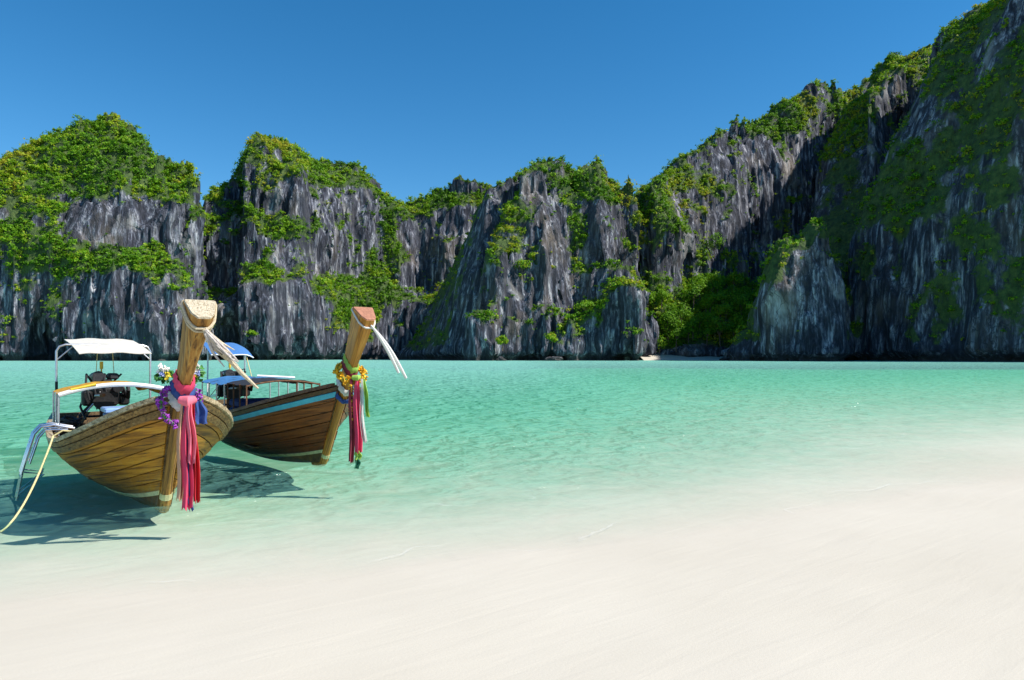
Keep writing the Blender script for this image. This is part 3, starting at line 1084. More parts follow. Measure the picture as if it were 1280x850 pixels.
M['awn_w'] = cloth('bleached awning canvas', (.74, .70, .62), .12, .25)
M['awn_b'] = cloth('blue awning canvas', (.07, .22, .52), .15, .2)
M['tarp_y'] = cloth('yellow tarpaulin', (.66, .36, .035), .35, .3)
M['tarp_b'] = cloth('blue tarpaulin', (.05, .20, .45), .25, .15)
M['tarp_k'] = cloth('black shade net', (.02, .022, .03), .3, .1)
M['pink'] = cloth('pink satin', (.82, .075, .17), .2, .25)
M['rose'] = cloth('pale pink satin', (.85, .20, .28), .2, .25)
M['red'] = cloth('red satin', (.62, .02, .03), .25, .2)
M['whitec'] = cloth('white cloth', (.78, .76, .72), .12, .2)
M['bluec'] = cloth('blue cloth', (.04, .09, .30), .25, .15)
M['peach'] = cloth('peach cloth', (.72, .40, .25), .15, .2)
M['greenc'] = cloth('lime cloth', (.36, .58, .10), .2, .25)
M['dgreenc'] = cloth('dark green cloth', (.02, .16, .09), .2, .2)
M['maroon'] = cloth('maroon cloth', (.30, .04, .06), .2, .2)
M['rope'] = plain('worn rope', (.50, .42, .29), .9, 0, .3, 60, .6)
M['ropey'] = plain('yellow mooring rope', (.62, .53, .26), .85, 0, .25, 60, .6)
M['ropeg'] = plain('frayed grey rope', (.45, .40, .36), .9, 0, .4, 50, .6)
M['purple'] = plain('purple blossom', (.36, .06, .46), .6, 0, .45, 30, .1)
M['marigold'] = plain('marigold blossom', (.80, .46, .02), .7, 0, .3, 30, .1)
M['petalw'] = plain('white petals', (.80, .78, .72), .6, 0, .1, 20, .1)
M['petaly'] = plain('yellow petals', (.75, .62, .06), .6, 0, .15, 20, .1)
M['petalb'] = plain('pale blue petals', (.40, .48, .75), .6, 0, .15, 20, .1)
M['stemleaf'] = plain('artificial leaves', (.05, .20, .03), .6, 0, .35, 20, .1)


# ------------------------------------------------------------------ boats
class Hull:
    def __init__(s, L, wg, zg, zk, top_s, top_z):
        s.L = L
        s.wg, s.zg, s.zk = wg, zg, zk
        s.sheer = float(zg[1][-1])
        s.top = (top_s, top_z)

    def stem_x(s, z):
        return .60 * z + .06 * z * z

    def pt(s, u, v, side, off=0.0):
        zg = float(crom(*s.zg, u)); zk = float(crom(*s.zk, u)); wg = float(crom(*s.wg, u))
        p = 1.0 + .42 * min(1, max(0, (1 - u) / .4)) ** 1.0
        q = 1.0 + .15 * min(1, max(0, (1 - u) / .4))
        z = zk + (zg - zk) * v ** q
        zb = float(s.zk[1][-1]) + (s.sheer - float(s.zk[1][-1])) * v
        x = -s.L + u * (s.L + s.stem_x(zb))
        y = .045 + (wg - .045) * (1 - (1 - v) ** p)
        return Vector((x, side * y, z))

    def nrm(s, u, v, side):
        e = .01
        u0, u1 = max(0, u - e), min(1, u + e)
        v0, v1 = max(.002, v - e), min(1, v + e)
        a = s.pt(u1, v, side) - s.pt(u0, v, side)
        b = s.pt(u, v1, side) - s.pt(u, v0, side)
        n = b.cross(a) if side > 0 else a.cross(b)
        n.normalize()
        return n if n.y * side >= 0 else -n

    def out(s, u, v, side, off):
        return s.pt(u, v, side) + s.nrm(u, v, side) * off

    def strip(s, side, v0, v1, u0, u1, off0, off1, n=30, nv=2):
        """solid strip of the hull skin between two strake lines"""
        mb = MB()
        us = np.linspace(u0, u1, n); vv = np.linspace(v0, v1, nv)
        O = [[s.out(u, v, side, off1) for v in vv] for u in us]
        I = [[s.out(u, v, side, off0) for v in vv] for u in us]
        rings = []
        for a, b in zip(O, I):
            r_ = a + b[::-1]
            rings.append(r_ if side < 0 else r_[::-1])
        return mb.loft(rings)


def path_frame(pts, i):
    a, b = pts[max(i - 1, 0)], pts[min(i + 1, len(pts) - 1)]
    t = (b - a).normalized()
    n = Vector((t.z, 0, -t.x))          # forward/down side of the stem
    return t, n


def prow_section(H, zq):
    """centre, axis and half widths of the stem post at height z"""
    zs_, xs_, wb, wf, dp = H.prow
    x = float(crom(zs_, xs_, zq))
    return x


def build_boat(name, label, loc, heading, st, H):
    rz = math.atan2(-math.cos(R(heading)), math.sin(R(heading)))
    root = empty(name, (*loc, 0.0), rz)
    root.rotation_euler = (st.get('roll', 0), 0, rz)
    tag(root, label, 'boat', 'longtail boats moored in the shallows')
    # --- hull shell (inner lining, transom and bottom) ---
    mb = MB()
    us = np.linspace(0, 1, 34); vv = np.linspace(0, 1, 9)
    rings = []
    for u in us:
        a = [H.pt(u, v, -1) for v in vv[::-1]] + [H.pt(u, v, 1) for v in vv]
        c = [p + Vector((0, -p.y / abs(p.y) * .03, .035 * (1 - vv[::-1][i] if i < 9 else 1 - vv[i - 9]))) for i, p in enumerate(a)]
        rings.append(a + c[::-1])
    mb.loft(rings)
    tr = [H.pt(0, v, -1) for v in vv[::-1]] + [H.pt(0, v, 1) for v in vv]
    mb.loft([[p + Vector((-.03, 0, 0)) for p in tr], [p + Vector((.025, 0, 0)) for p in tr]])
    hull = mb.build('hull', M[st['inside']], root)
    # --- strakes ---
    nb = st['nplank']
    edges = np.linspace(.16, .93, nb + 1)
    for side in (-1, 1):
        bt = H.strip(side, .005, .158, 0, .998, .002, .024, 34, 2)
        bt.build('bottom_plank', M['tar'], hull)
        for k in range(nb):
            d = .004 * ((k * 7 + (side > 0)) % 3)
            H.strip(side, edges[k] + .005, edges[k + 1] - .005, 0, .998, .002, .022 + d, 34, 2).build('plank', M[st['plank']], hull, smooth=False)
        H.strip(side, .935, .985, 0, .998, .002, .040, 34, 2).build('sheer_strake', M[st['sheer']], hull)
        # painted line along the foot of the planking
        H.strip(side, .135, .178, .25, .999, .020, .034, 34, 2).build('painted_line', M['stripe_y'], root)
        # cap rail
        mb = MB(); rings = []
        for u in np.linspace(0, .985, 36):
            p = H.pt(u, 1, side)
            w = st['railw']
            ya, yb = p.y - side * w * .55, p.y + side * w * .75
            if ya * side < .01: ya = side * .01
            rr = [(p.x, ya, p.z - .02), (p.x, yb, p.z - .02), (p.x, yb, p.z + .028), (p.x, ya, p.z + .032)]
            rings.append(rr if side > 0 else rr[::-1])
        mb.loft(rings).build('cap_rail', M[st['rail']], root)
        # rubbing strip below it
        H.strip(side, .86 if not st.get('wide_rub') else .855, .925, 0, .996, .024, .046, 34, 2).build('rubbing_strip', M[st['rub']], root)
    # --- frames and boards inside ---
    for u in np.linspace(.08, .9, 10):
        mb = MB(); pts = [H.pt(u, v, -1) * 1 + Vector((0, .045, .05)) for v in np.linspace(.95, .12, 6)] + [H.pt(u, v, 1) + Vector((0, -.045, .05)) for v in np.linspace(.12, .95, 6)]
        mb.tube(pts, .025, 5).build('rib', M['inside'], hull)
    zf = .10
    for k in range(7):
        yy = (k - 3) * .155
        x0, x1 = -H.L + .35, -1.0 - .22 * abs(k - 3)
        MB().box(((x0 + x1) / 2, yy, zf), (x1 - x0, .145, .022), None, .005).build('floor_board', M['inside'], root)
    for u in st['thwarts']:
        p = H.pt(u, .80, 1)
        MB().box((p.x, 0, p.z), (.24, 2 * p.y - .08, .03), None, .008).build('thwart', M['inside'], root)
    # foredeck
    rows = []
    for u in np.linspace(.84, .975, 8):
        p = H.pt(u, .95, 1)
        rows.append([(p.x, y * (p.y - .03), p.z + .015) for y in np.linspace(-1, 1, 7)])
    MB().sheet(rows, .03).build('foredeck', M['inside'], root)
    # --- stem post rising into the tall prow ---
    ts, tz = H.top
    sh = H.sheer
    kz = float(H.zk[1][-1])
    key = [(-.42, kz - .06), (-.16, kz - .035), (.0, kz - .005), (H.stem_x(.25), .25), (H.stem_x(.6), .6), (H.stem_x(sh), sh),
           (H.stem_x(sh) + (ts - H.stem_x(sh)) * .36, sh + (tz - sh) * .40), (ts - (ts - H.stem_x(sh)) * .28, tz - (tz - sh) * .26), (ts, tz)]
    wbk = [.03, .04, .055, .062, .064, .066, .075, .102, .140]
    wfk = [.012, .014, .016, .017, .019, .024, .034, .046, .054]
    dpk = [.05, .05, .055, .075, .10, .14, .19, .225, .24]
    s_ = np.arange(len(key)); fine = np.linspace(0, len(key) - 1, 40)
    px_ = crom(s_, [k[0] for k in key], fine); pz_ = crom(s_, [k[1] for k in key], fine)
    wb = crom(s_, wbk, fine) * st.get('prow_w', 1); wf = crom(s_, wfk, fine) * st.get('prow_w', 1); dp = crom(s_, dpk, fine) * st.get('prow_d', 1)
    pts = [Vector((a, 0, b)) for a, b in zip(px_, pz_)]
    rings = []
    for i, p in enumerate(pts):
        t, n = path_frame(pts, i)
        if i == len(pts) - 1: t_end = t
        b = p - n * dp[i] * .45; f = p + n * dp[i] * .55; m_ = p + n * dp[i] * .30
        Yv = Vector((0, 1, 0))
        c = .012
        rings.append([b + Yv * (wb[i] - c), b + n * c + Yv * wb[i], m_ + Yv * (wf[i] * .55 + wb[i] * .45 + .008), f + Yv * wf[i],
                      f - Yv * wf[i], m_ - Yv * (wf[i] * .55 + wb[i] * .45 + .008), b + n * c - Yv * wb[i], b - Yv * (wb[i] - c)])
    mb = MB().loft(rings)
    stem = mb.build('stem_post', M[st['prow']], root, smooth=False)
    ringe = rings[-1]
    cen = sum(ringe, Vector()) / 8
    e0 = [cen + (p - cen) * .985 + t_end * .001 for p in ringe]; e1 = [cen + (p - cen) * .93 + t_end * .016 for p in ringe]
    MB().loft([e0, e1]).build('end_grain', M[st['end']], stem)
    # painted band round the forefoot
    i0, i1 = st['band']
    rb = []
    for i in range(i0, i1 + 1):
        c0 = sum(rings[i], Vector()) / 8
        rb.append([c0 + (p - c0) * 1.06 for p in rings[i]])
    MB().loft(rb).build('painted_band', M['stripe_y'], root)
    H.rings, H.path, H.fine = rings, pts, fine
    return root


def on_boat(root, name, label, cat, lo, group=None):
    """a thing of its own that rests on or hangs from a boat; children use boat coordinates with off=lo"""
    bpy.context.view_layer.update()
    mw = Matrix.Translation(root.location) @ root.rotation_euler.to_matrix().to_4x4()
    o = empty(name, mw @ Vector(lo))
    o.rotation_euler = root.rotation_euler
    return tag(o, label, cat, group)


def arc_roof(root, name, x0, x1, w, z0, rise, sheet_mat, hoop_mat, post_mat, nposts, sag=0.0, foot=.5, seg=None, rh=.022):
    part = MB()
    def P(x, a, dz=0.0):
        y = -w + 2 * w * a
        return Vector((x, y, z0 + rise * (1 - (2 * a - 1) ** 2) + dz))
    nx = 14
    rows = []
    for i in range(nx):
        f = i / (nx - 1); x = x0 + (x1 - x0) * f
        rows.append([P(x, a, -sag * math.sin(math.pi * ((f * (nposts - 1)) % 1)) + .006 * math.sin(23 * a + 9 * f)) for a in np.linspace(0, 1, 15)])
    cover = part.sheet(rows, .006).build(name, sheet_mat, root, smooth=True)
    for k in range(nposts):
        x = x0 + (x1 - x0) * k / (nposts - 1)
        MB().tube([P(x, a, -.02) for a in np.linspace(0, 1, 15)], rh if k == nposts - 1 else .014, 8).build('hoop', hoop_mat, cover, smooth=True)
        for a in (0, 1):
            p = P(x, a)
            MB().tube([(p.x, p.y, foot), (p.x, p.y, p.z + .005)], .013, 7).build('post', post_mat, cover, smooth=True)
    return cover


def engine(root, x, z):
    """small car engine on a pivot, with radiator, pipes, tiller and the long propeller shaft"""
    e = MB().box((x, 0, z), (.56, .30, .30), None, .03).box((x - .02, 0, z + .20), (.48, .18, .14), None, .025)
    for k in range(5):
        e.box((x - .2 + k * .1, .0, z + .04), (.03, .36, .26), None, .008)
    eng = e.build('engine', M['black'], root)
    MB().tube([(x - .10, -.14, z + .30), (x + .22, -.12, z + .33)], .085, 12).build('air_filter', M['black'], eng, smooth=True)
    MB().box((x + .02, .10, z + .32), (.34, .14, .10), None, .03).build('rocker_cover', M['rubber'], eng)
    MB().box((x + .10, -.26, z - .02), (.22, .16, .24), None, .03).build('starter_motor', M['black'], eng)
    MB().box((x - .12, .27, z - .06), (.26, .16, .20), None, .03).build('battery', M['black'], eng)
    MB().tube([(x + .36, -.06, z - .06), (x + .30, -.06, z - .06)], .15, 14).build('flywheel', M['black'], eng, smooth=True)
    MB().tube([(x + .34, .14, z + .14), (x + .29, .14, z + .14)], .075, 12).build('alternator_pulley', M['black'], eng, smooth=True)
    gg = random.Random(int(x * 100))
    for k in range(9):
        a_ = Vector((x + gg.uniform(-.25, .3), gg.uniform(-.32, .32), z + gg.uniform(-.3, .3)))
        b_ = Vector((x + gg.uniform(-.25, .3), gg.uniform(-.38, .38), z + gg.uniform(-.35, .36)))
        m_ = a_.lerp(b_, .5) + Vector((gg.uniform(.0, .2), gg.uniform(-.15, .15), gg.uniform(.0, .18)))
        MB().tube([a_, a_.lerp(m_, .6), m_, m_.lerp(b_, .6), b_], gg.choice([.012, .018, .026]), 6).build('hose', gg.choice([M['rubber'], M['black'], M['black'], M['steel']]), eng, smooth=True)
    for k in range(4):
        yy = .16
        MB().tube([(x - .18 + k * .11, .12, z + .12), (x - .18 + k * .11, yy + .08, z + .14), (x - .16 + k * .1, yy + .12, z + .02)], .022, 7).build('exhaust_pipe', M['black'], eng, smooth=True)
    MB().tube([(x - .1, .28, z + .02), (x + .25, .29, z - .02), (x + .34, .28, z + .10), (x + .30, .27, z + .22)], .03, 8).build('exhaust_stack', M['black'], eng, smooth=True)
    for k, dy in enumerate((-.2, -.1, .05)):
        MB().tube([(x + .1, dy, z + .24), (x + .18, dy - .08, z + .36), (x + .3, dy - .1, z + .2), (x + .26, dy - .05, z - .04)], .018, 6).build('hose', M['rubber'], eng, smooth=True)
    MB().box((x - .3, 0, z + .02), (.07, .40, .36), None, .015).build('radiator', M['black'], eng)
    MB().tube([(x - .3, 0, z - .15), (x - .3, 0, .12)], .05, 8).build('pivot_post', M['rust'], eng, smooth=True)
    MB().tube([(x + .2, -.16, z), (x + .55, -.2, z + .04), (x + .98, -.16, z + .06)], .016, 7).build('tiller', M['steel'], eng, smooth=True)
    MB().tube([(x + .92, -.16, z + .058), (x + 1.10, -.15, z + .068)], .026, 8).build('tiller_grip', M['rust'], eng, smooth=True)
    MB().tube([(x - .3, 0, z - .05), (x - 1.6, 0, z - .22), (x - 3.2, 0, z - .5)], [.04, .03, .025], 8).build('propeller_shaft', M['steel'], eng, smooth=True)
    MB().tube([(x - .05, -.05, z + .26), (x - .05, -.05, z + .56)], .012, 6).tube([(x - .05, -.05, z + .44), (x - .05, -.05, z + .56)], .026, 8).build('fuel_tap', M['yellowp'], eng, smooth=True)
    # crossed mounting bars
    MB().tube([(x - .3, -.34, z - .32), (x + .2, .2, z + .36)], .014, 6).build('mount_bar', M['black'], eng)
    MB().tube([(x + .25, -.3, z - .3), (x + .25, .3, z - .3)], .02, 6).build('mount_bar', M['black'], eng)
    return eng


def wrap_band(H, i, half, thick, tilt=0.0, n=30, droop=0.0):
    """cloth ring lying round the stem at ring index i"""
    r_ = H.rings[i]
    t, nn = path_frame(H.path, i)
    cen = sum(r_, Vector()) / 8
    out = []
    P = np.array([p[:] for p in r_])
    per = np.vstack([P, P[:1]])
    seg = np.linalg.norm(np.diff(per, axis=0), axis=1); cum = np.concatenate([[0], np.cumsum(seg)])
    q = np.linspace(0, cum[-1], n, endpoint=False)
    ring = [Vector([np.interp(x, cum, per[:, k]) for k in range(3)]) for x in q]
    rows = []
    for f in np.linspace(-1, 1, 7):
        row = []
        for k, p in enumerate(ring):
            d = (p - cen)
            fw = d.dot(nn) / .2
            bulge = thick * (1 - .6 * f * f) + .006 * math.sin(k * 2.3 + f * 5)
            row.append(cen + d * (1 + bulge / max(d.length, .05)) + t * (half * f - tilt * fw + .008 * math.sin(k * 1.7)))
        row.append(row[0])
        rows.append(row)
    return MB().sheet(rows, .006)


def ribbon(top, length, width, seed, sway=(0, 0), dirw=(0, 1, 0), nfold=3, taper=.9):
    g_ = np.random.default_rng(seed)
    top = Vector(top); dw = Vector(dirw).normalized(); dn = dw.cross(Vector((0, 0, 1)))
    rows = []
    ph = g_.uniform(0, 6)
    for i in range(16):
        f = i / 15
        w = width * (.45 + .55 * min(1, f * 2.5)) * (1 - (1 - taper) * f)
        row = []
        for j in range(9):
            a = j / 8 - .5
            fold = .028 * math.sin(a * 6.28 * nfold / 2 + ph + f * 1.2) * min(1, f * 2 + .25)
            row.append(top + dw * (w * a + sway[0] * f * f + .01 * math.sin(f * 7 + ph)) + dn * (fold + sway[1] * f) + Vector((0, 0, -length * f * (1 + .02 * math.sin(j * 2 + ph)))))
        rows.append(row)
    return MB().sheet(rows, .004)


def blossoms(pts, r0, seed, n_each=5, rs=(.018, .032)):
    """many small crumpled blossoms along a line"""
    g_ = np.random.default_rng(seed)
    mb = MB()
    for p in pts:
        for k in range(n_each):
            c = Vector(p) + Vector(g_.normal(0, r0, 3))
            r_ = g_.uniform(*rs)
            ax = [Vector(g_.normal(0, 1, 3)).normalized() for _ in range(3)]
            for a in ax:
                b = a.cross(Vector(g_.normal(0, 1, 3))).normalized(); n_ = a.cross(b)
                mb.add([c - a * r_ + n_ * r_ * .3, c + b * r_ * .7, c + a * r_ + n_ * r_ * .3, c - b * r_ * .7], [(0, 1, 2, 3)])
    return mb


# ---------------- the near boat
H1 = Hull(6.2, ([0, .2, .42, .6, .74, .85, .93, .975, 1], [.58, .74, .84, .88, .86, .73, .50, .26, .075]),
          ([0, .25, .45, .62, .76, .88, 1], [.60, .54, .54, .58, .69, .89, 1.22]),
          ([0, .3, .6, .85, 1], [-.16, -.24, -.24, -.13, -.04]), 1.60, 2.02)
st1 = dict(inside='inside', plank='plank_old', sheer='rail_old', rail='cap_old', rub='rail_old', prow='prow_old', end='endgrain', railw=.055,
           nplank=7, thwarts=(.35, .47, .60), band=(12, 13))
B1 = build_boat('longtail_boat', 'weathered golden brown wooden boat with pink sash and white stern awning', (-3.74, 7.35), 37.5, st1, H1)
# stern awning on a tube frame
xa = -4.75
zt = 1.78
fr = MB().tube([(xa, -.66, .5), (xa, -.66, zt - .1), (xa, -.62, zt - .03), (xa, -.54, zt), (xa, .54, zt), (xa, .62, zt - .03), (xa, .66, zt - .1), (xa, .66, .5)], .017, 8)
aw = fr.build('awning_frame', M['steel'], B1, smooth=True)
for s in (-1, 1):
    MB().tube([(xa, s * .655, zt - .24), (xa, s * .42, zt - .005)], .011, 6).build('brace', M['steel'], aw, smooth=True)
MB().tube([(xa + .02, -.66, .82), (xa + .02, -.66, 1.2)], .02, 8).build('foam_sleeve', M['rubber'], aw, smooth=True)
rows = []
for i in range(9):
    f = i / 8
    rows.append([(xa + .50 - 1.0 * f, -.46 + 1.00 * a - .12 * (f - .5), zt - .13 + .015 * math.sin(math.pi * f) + .24 * f - .02 * (abs(a - .5) * 2) ** 2 + .008 * math.sin(14 * a + 3 * f)) for a in np.linspace(0, 1, 13)])
MB().sheet(rows, .008).build('awning_canvas', M['awn_w'], aw, smooth=True)
for y in (-.10, .10):
    MB().tube([(xa, y, zt), (xa + .02, y * 1.3, 1.25)], .006, 5).build('cord', M['ropey'], aw)
# low roof with yellow tarpaulin
roof = arc_roof(B1, 'canopy_cover', -4.1, -3.15, .74, 1.08, .13, M['tarp_y'], M['whitepipe'], M['steel'], 3, .02, .5, rh=.032)
rows = []
for i in range(8):
    f = i / 7
    rows.append([(-3.15 - .9 * f, .30 + .42 * a, 1.20 - .12 * a * a - .05 - .05 * math.sin(math.pi * f) - .02 * math.sin(9 * a + 4 * f)) for a in np.linspace(0, 1, 12)])
MB().sheet(rows, .01).build('tarp_fold', M['tarp_y'], roof, smooth=True)
MB().tube([(-3.14, -.6, 1.13), (-3.12, -.3, 1.20)], .02, 7).build('float_tube', M['yellowp'], roof, smooth=True)
engine(B1, -4.7, .95)

lo = (-3.0, .10, .41)
t = on_boat(B1, 'cooler_box', 'blue plastic cooler with a pale lid inside the golden brown boat', 'cooler', lo)
MB().box((-3.0, .10, .62), (.42, .62, .38), None, .03).build('body', M['bluebox'], t, lo)
MB().box((-3.0, .10, .84), (.47, .67, .07), None, .025).build('lid', M['bluelid'], t, lo)
MB().tube([(-2.78, -.15, .75), (-2.73, -.15, .69), (-2.73, .25, .69), (-2.78, .25, .75)], .012, 6).build('handle', M['whitepipe'], t, lo)
lo = (-4.35, -.35, .11)
t = on_boat(B1, 'fuel_can', 'dark fuel can by the engine of the golden brown boat', 'can', lo)
MB().box((-4.35, -.35, .30), (.3, .22, .38), None, .04).build('body', M['black'], t, lo)
MB().tube([(-4.28, -.35, .49), (-4.28, -.35, .56)], .035, 8).build('cap', M['rust'], t, lo)
lo = (-4.15, -.62, .45)
t = on_boat(B1, 'rope_coil', 'heap of dark rope and cloth on the stern quarter by the ladder', 'rope', lo)
g = np.random.default_rng(3)
mb = MB()
for k in range(5):
    a0 = g.uniform(0, 6)
    mb.tube([(-4.15 + (.22 + .03 * k) * math.cos(a0 + a), -.60 + .13 * math.sin(a0 + a) + .02 * k, .50 + .035 * k + .02 * math.sin(3 * a)) for a in np.linspace(0, 6.1, 18)], .022, 6)
mb.build('coil', M['rubber'], t, lo, True)

# tubular boarding ladder over the side
lo = (-3.25, -0.840, .55)
t = on_boat(B1, 'boarding_ladder', 'folding steel tube ladder hooked over the side of the golden brown boat', 'ladder', lo)
for dx in (-0.110, .17):
    x = -3.25 + dx
    MB().tube([(x, -0.560, .60), (x, -0.800, .66), (x, -0.940, .645), (x, -1.020, .55), (x, -1.110, .22), (x, -1.160, .02)], .019, 8).build('upper_rail', M['chrome'], t, lo, True)
    MB().tube([(x + .035, -0.640, .59), (x + .035, -0.890, .60), (x + .035, -0.970, .50), (x + .035, -1.070, .16)], .014, 8).build('inner_rail', M['chrome'], t, lo, True)
    MB().tube([(x, -1.140, .10), (x, -1.210, -.32)], .015, 8).build('lower_rail', M['steel'], t, lo, True)
    MB().tube([(x, -1.130, .05), (x, -0.910, .0), (x, -1.190, -.24)], .012, 7).build('stand_off', M['steel'], t, lo, True)
for z, y in ((.42, -1.060), (.20, -1.115), (-.02, -1.165), (-.26, -1.200)):
    MB().tube([(-3.42, y, z), (-3.08, y, z)], .014, 8).build('rung', M['chrome'], t, lo, True)

# mooring rope from the rail into the shallows
lo = (-1.08, -.84, .70)
t = on_boat(B1, 'mooring_rope', 'pale yellow mooring rope curving from the rail into the water', 'rope', lo)
bpy.context.view_layer.update()
inv = (Matrix.Translation(B1.location) @ B1.rotation_euler.to_matrix().to_4x4()).inverted()
pw = inv @ Vector((-4.75, 6.35, -.03)); pw2 = inv @ Vector((-5.35, 6.25, -.14)); pw3 = inv @ Vector((-6.2, 6.4, -.2))
a = Vector((-1.05, -.50, .70)); b = Vector((-1.08, -.84, .76)); c = Vector((-1.10, -.93, .70))
pts = [a, b, c]
for k in range(1, 15):
    f = k / 14
    q = c.lerp(pw, f); q.z = c.z + (pw.z - c.z) * (1 - (1 - f) ** 1.7)
    q.y += -.0
    pts.append(q)
pts += [pw2, pw3]
MB().tube(pts, .010, 7).build('line', M['ropey'], t, lo, True)
MB().tube([a + Vector((0, 0, -.06)), a + Vector((.10, .04, .02)), a + Vector((.02, .06, .04)), a + Vector((-.08, 0, .02)), a], .018, 6).build('hitch', M['ropey'], t, lo, True)


def near_ring(H, z):
    return min(range(len(H.path)), key=lambda i: abs(H.path[i].z - z))


# sash, garland, bouquet and rope tassel on the prow
i0 = near_ring(H1, 1.28)
p0 = H1.path[i0]
tt, nn = path_frame(H1.path, i0)
fp = p0 + nn * .20
lo = tuple(p0)
sash = on_boat(B1, 'prow_sash', 'pink and red satin sash knotted round the weathered prow and hanging down', 'sash', lo)
for k, (di, half, th, mat_) in enumerate([(1, .065, .030, 'pink'), (0, .045, .050, 'bluec'), (-1, .060, .058, 'whitec')]):
    wrap_band(H1, i0 + di, half, th, .05).build('wrap', M[mat_], sash, lo, True)
kn = fp + tt * .02 + Vector((.03, 0, 0))
MB().tube([kn + Vector((.0, -.07, .02)), kn + Vector((.05, -.01, .0)), kn + Vector((.03, .06, .02))], [.035, .06, .035], 10).build('knot', M['rose'], sash, lo, True)
for k, (dy, ln, w, mat_, dx) in enumerate([(-.06, .90, .05, 'peach', .02), (-.02, .99, .09, 'pink', .06), (.005, .56, .07, 'rose', .085), (.04, .94, .06, 'red', .045), (-.03, 1.01, .05, 'bluec', .03)]):
    ribbon(kn + Vector((dx, dy, -.02)), ln, w, 60 + k, (.02 * k - .02, .0)).build('ribbon', M[mat_], sash, lo, True)
ribbon(kn + Vector((.03, .10, .0)), .22, .12, 77, (.03, 0)).build('ribbon', M['bluec'], sash, lo, True)

gar = on_boat(B1, 'flower_garland', 'ring of purple blossoms looped round the weathered prow below the sash', 'garland', lo)
loop = []
for a in np.linspace(0, 2 * math.pi, 44):
    w_ = (1 + math.cos(a)) * .5                       # 1 in front, 0 behind
    loop.append(p0 + nn * (.13 * math.cos(a) + .06) + Vector((.02, .175 * math.sin(a) - .02, 0)) - tt * (.05 + .24 * w_ ** 1.5 - .04 * (1 - w_)))
MB().tube(loop, .018, 6).build('cord', M['stemleaf'], gar, lo)
blossoms(loop, .014, 5, 7, (.015, .028)).build('blossom_ring', M['purple'], gar, lo)

lo = tuple(p0 + Vector((-.28, 0, .10)))
bq = on_boat(B1, 'flower_bouquet', 'white and yellow flower bunch tied behind the weathered prow', 'flowers', lo)
ctr = Vector(lo)
for sgn in (-1, 1):
    cc = ctr + Vector((.14, sgn * .135, .06))
    MB().tube([ctr, ctr.lerp(cc, .6), cc], .010, 6).build('stalk', M['stemleaf'], bq, lo)
    blossoms([cc + Vector((0, sgn * .01, -.03))], .035, 10 + sgn, 30, (.02, .045)).build('leaf_spray', M['stemleaf'], bq, lo)
    blossoms([cc + Vector((.03, sgn * .02, .045))], .018, 13 + sgn, 9, (.02, .035)).build('white_flower', M['petalw'], bq, lo)
    blossoms([cc + Vector((.04, -sgn * .01, -.02))], .016, 17 + sgn, 8, (.02, .03)).build('yellow_flower', M['petaly'], bq, lo)
    blossoms([cc + Vector((.05, sgn * .03, -.01))], .012, 19 + sgn, 6, (.02, .03)).build('blue_flower', M['petalb'], bq, lo)


def rope_ring(H, i, r_, k=1.0, n=28, dip=.0):
    rg = H.rings[i]
    t, nn = path_frame(H.path, i)
    cen = sum(rg, Vector()) / 8
    P = np.array([p[:] for p in rg]); per = np.vstack([P, P[:1]])
    seg = np.linalg.norm(np.diff(per, axis=0), axis=1); cum = np.concatenate([[0], np.cumsum(seg)])
    pts = []
    for x in np.linspace(0, cum[-1], n):
        p = Vector([np.interp(x, cum, per[:, q]) for q in range(3)])
        d = p - cen
        pts.append(cen + d * (1 + r_ / d.length) * k - t * dip * d.dot(nn) / .15)
    return MB().tube(pts, r_, 7, False)


it = len(H1.path) - 2
ends = H1.path[it] + path_frame(H1.path, it)[1] * .16
lo = tuple(ends)
tas = on_boat(B1, 'rope_tassel', 'frayed grey rope tied round the top of the weathered prow', 'rope', lo)
rope_ring(H1, it, .014, 1, 30, .05).build('loop', M['rope'], tas, lo, True)
rope_ring(H1, it - 1, .012, 1, 30, .03).build('loop', M['rope'], tas, lo, True)
g = np.random.default_rng(8)
base = ends + Vector((.01, .02, -.04))
for k in range(16):
    L_ = g.uniform(.22, .50)
    dirv = Vector((.05 + g.normal(0, .07), .62 + g.normal(0, .09), -.80 + g.normal(0, .08))).normalized()
    s0 = base + Vector(g.normal(0, .014, 3))
    mid = s0 + dirv * L_ * .5 + Vector((g.normal(0, .02), g.normal(0, .02), -.012))
    MB().tube([s0, mid, s0 + dirv * L_ + Vector((0, .02, .02))], [.015, .013, .004], 6).build('strand', M['ropeg'] if k % 3 else M['rope'], tas, lo, True)
MB().tube([base + Vector((0, .15, -.2)), base + Vector((.02, .30, -.38)), base + Vector((.03, .44, -.52))], [.024, .02, .010], 7).build('strand', M['rope'], tas, lo, True)

# ---------------- the farther boat
H2 = Hull(6.4, ([0, .2, .42, .6, .74, .85, .93, 1], [.60, .80, .92, .93, .86, .70, .42, .07]),
          ([0, .25, .45, .62, .76, .88, 1], [.62, .56, .58, .66, .82, 1.00, 1.22]),
          ([0, .3, .6, .85, 1], [-.16, -.22, -.20, -.08, .02]), 1.46, 2.16)
st2 = dict(inside='inside', plank='plank_red', sheer='rail_red', rail='rail_red', rub='stripe_b', prow='prow_red', end='endred', railw=.05,
           nplank=6, thwarts=(.35, .6), band=(12, 13), prow_w=1.05, prow_d=1.3)
B2 = build_boat('longtail_boat', 'dark red brown wooden boat with blue rail stripe and varnished prow', (-2.80, 10.15), 37.0, st2, H2)
xa = -5.35; zt = 1.72
aw = MB().tube([(xa, .36, .3), (xa, .36, zt)], .02, 8).build('awning_post', M['steel'], B2, smooth=True)
MB().tube([(xa, -.40, .3), (xa, -.38, zt)], .016, 8).build('awning_post', M['whitepipe'], B2, smooth=True)
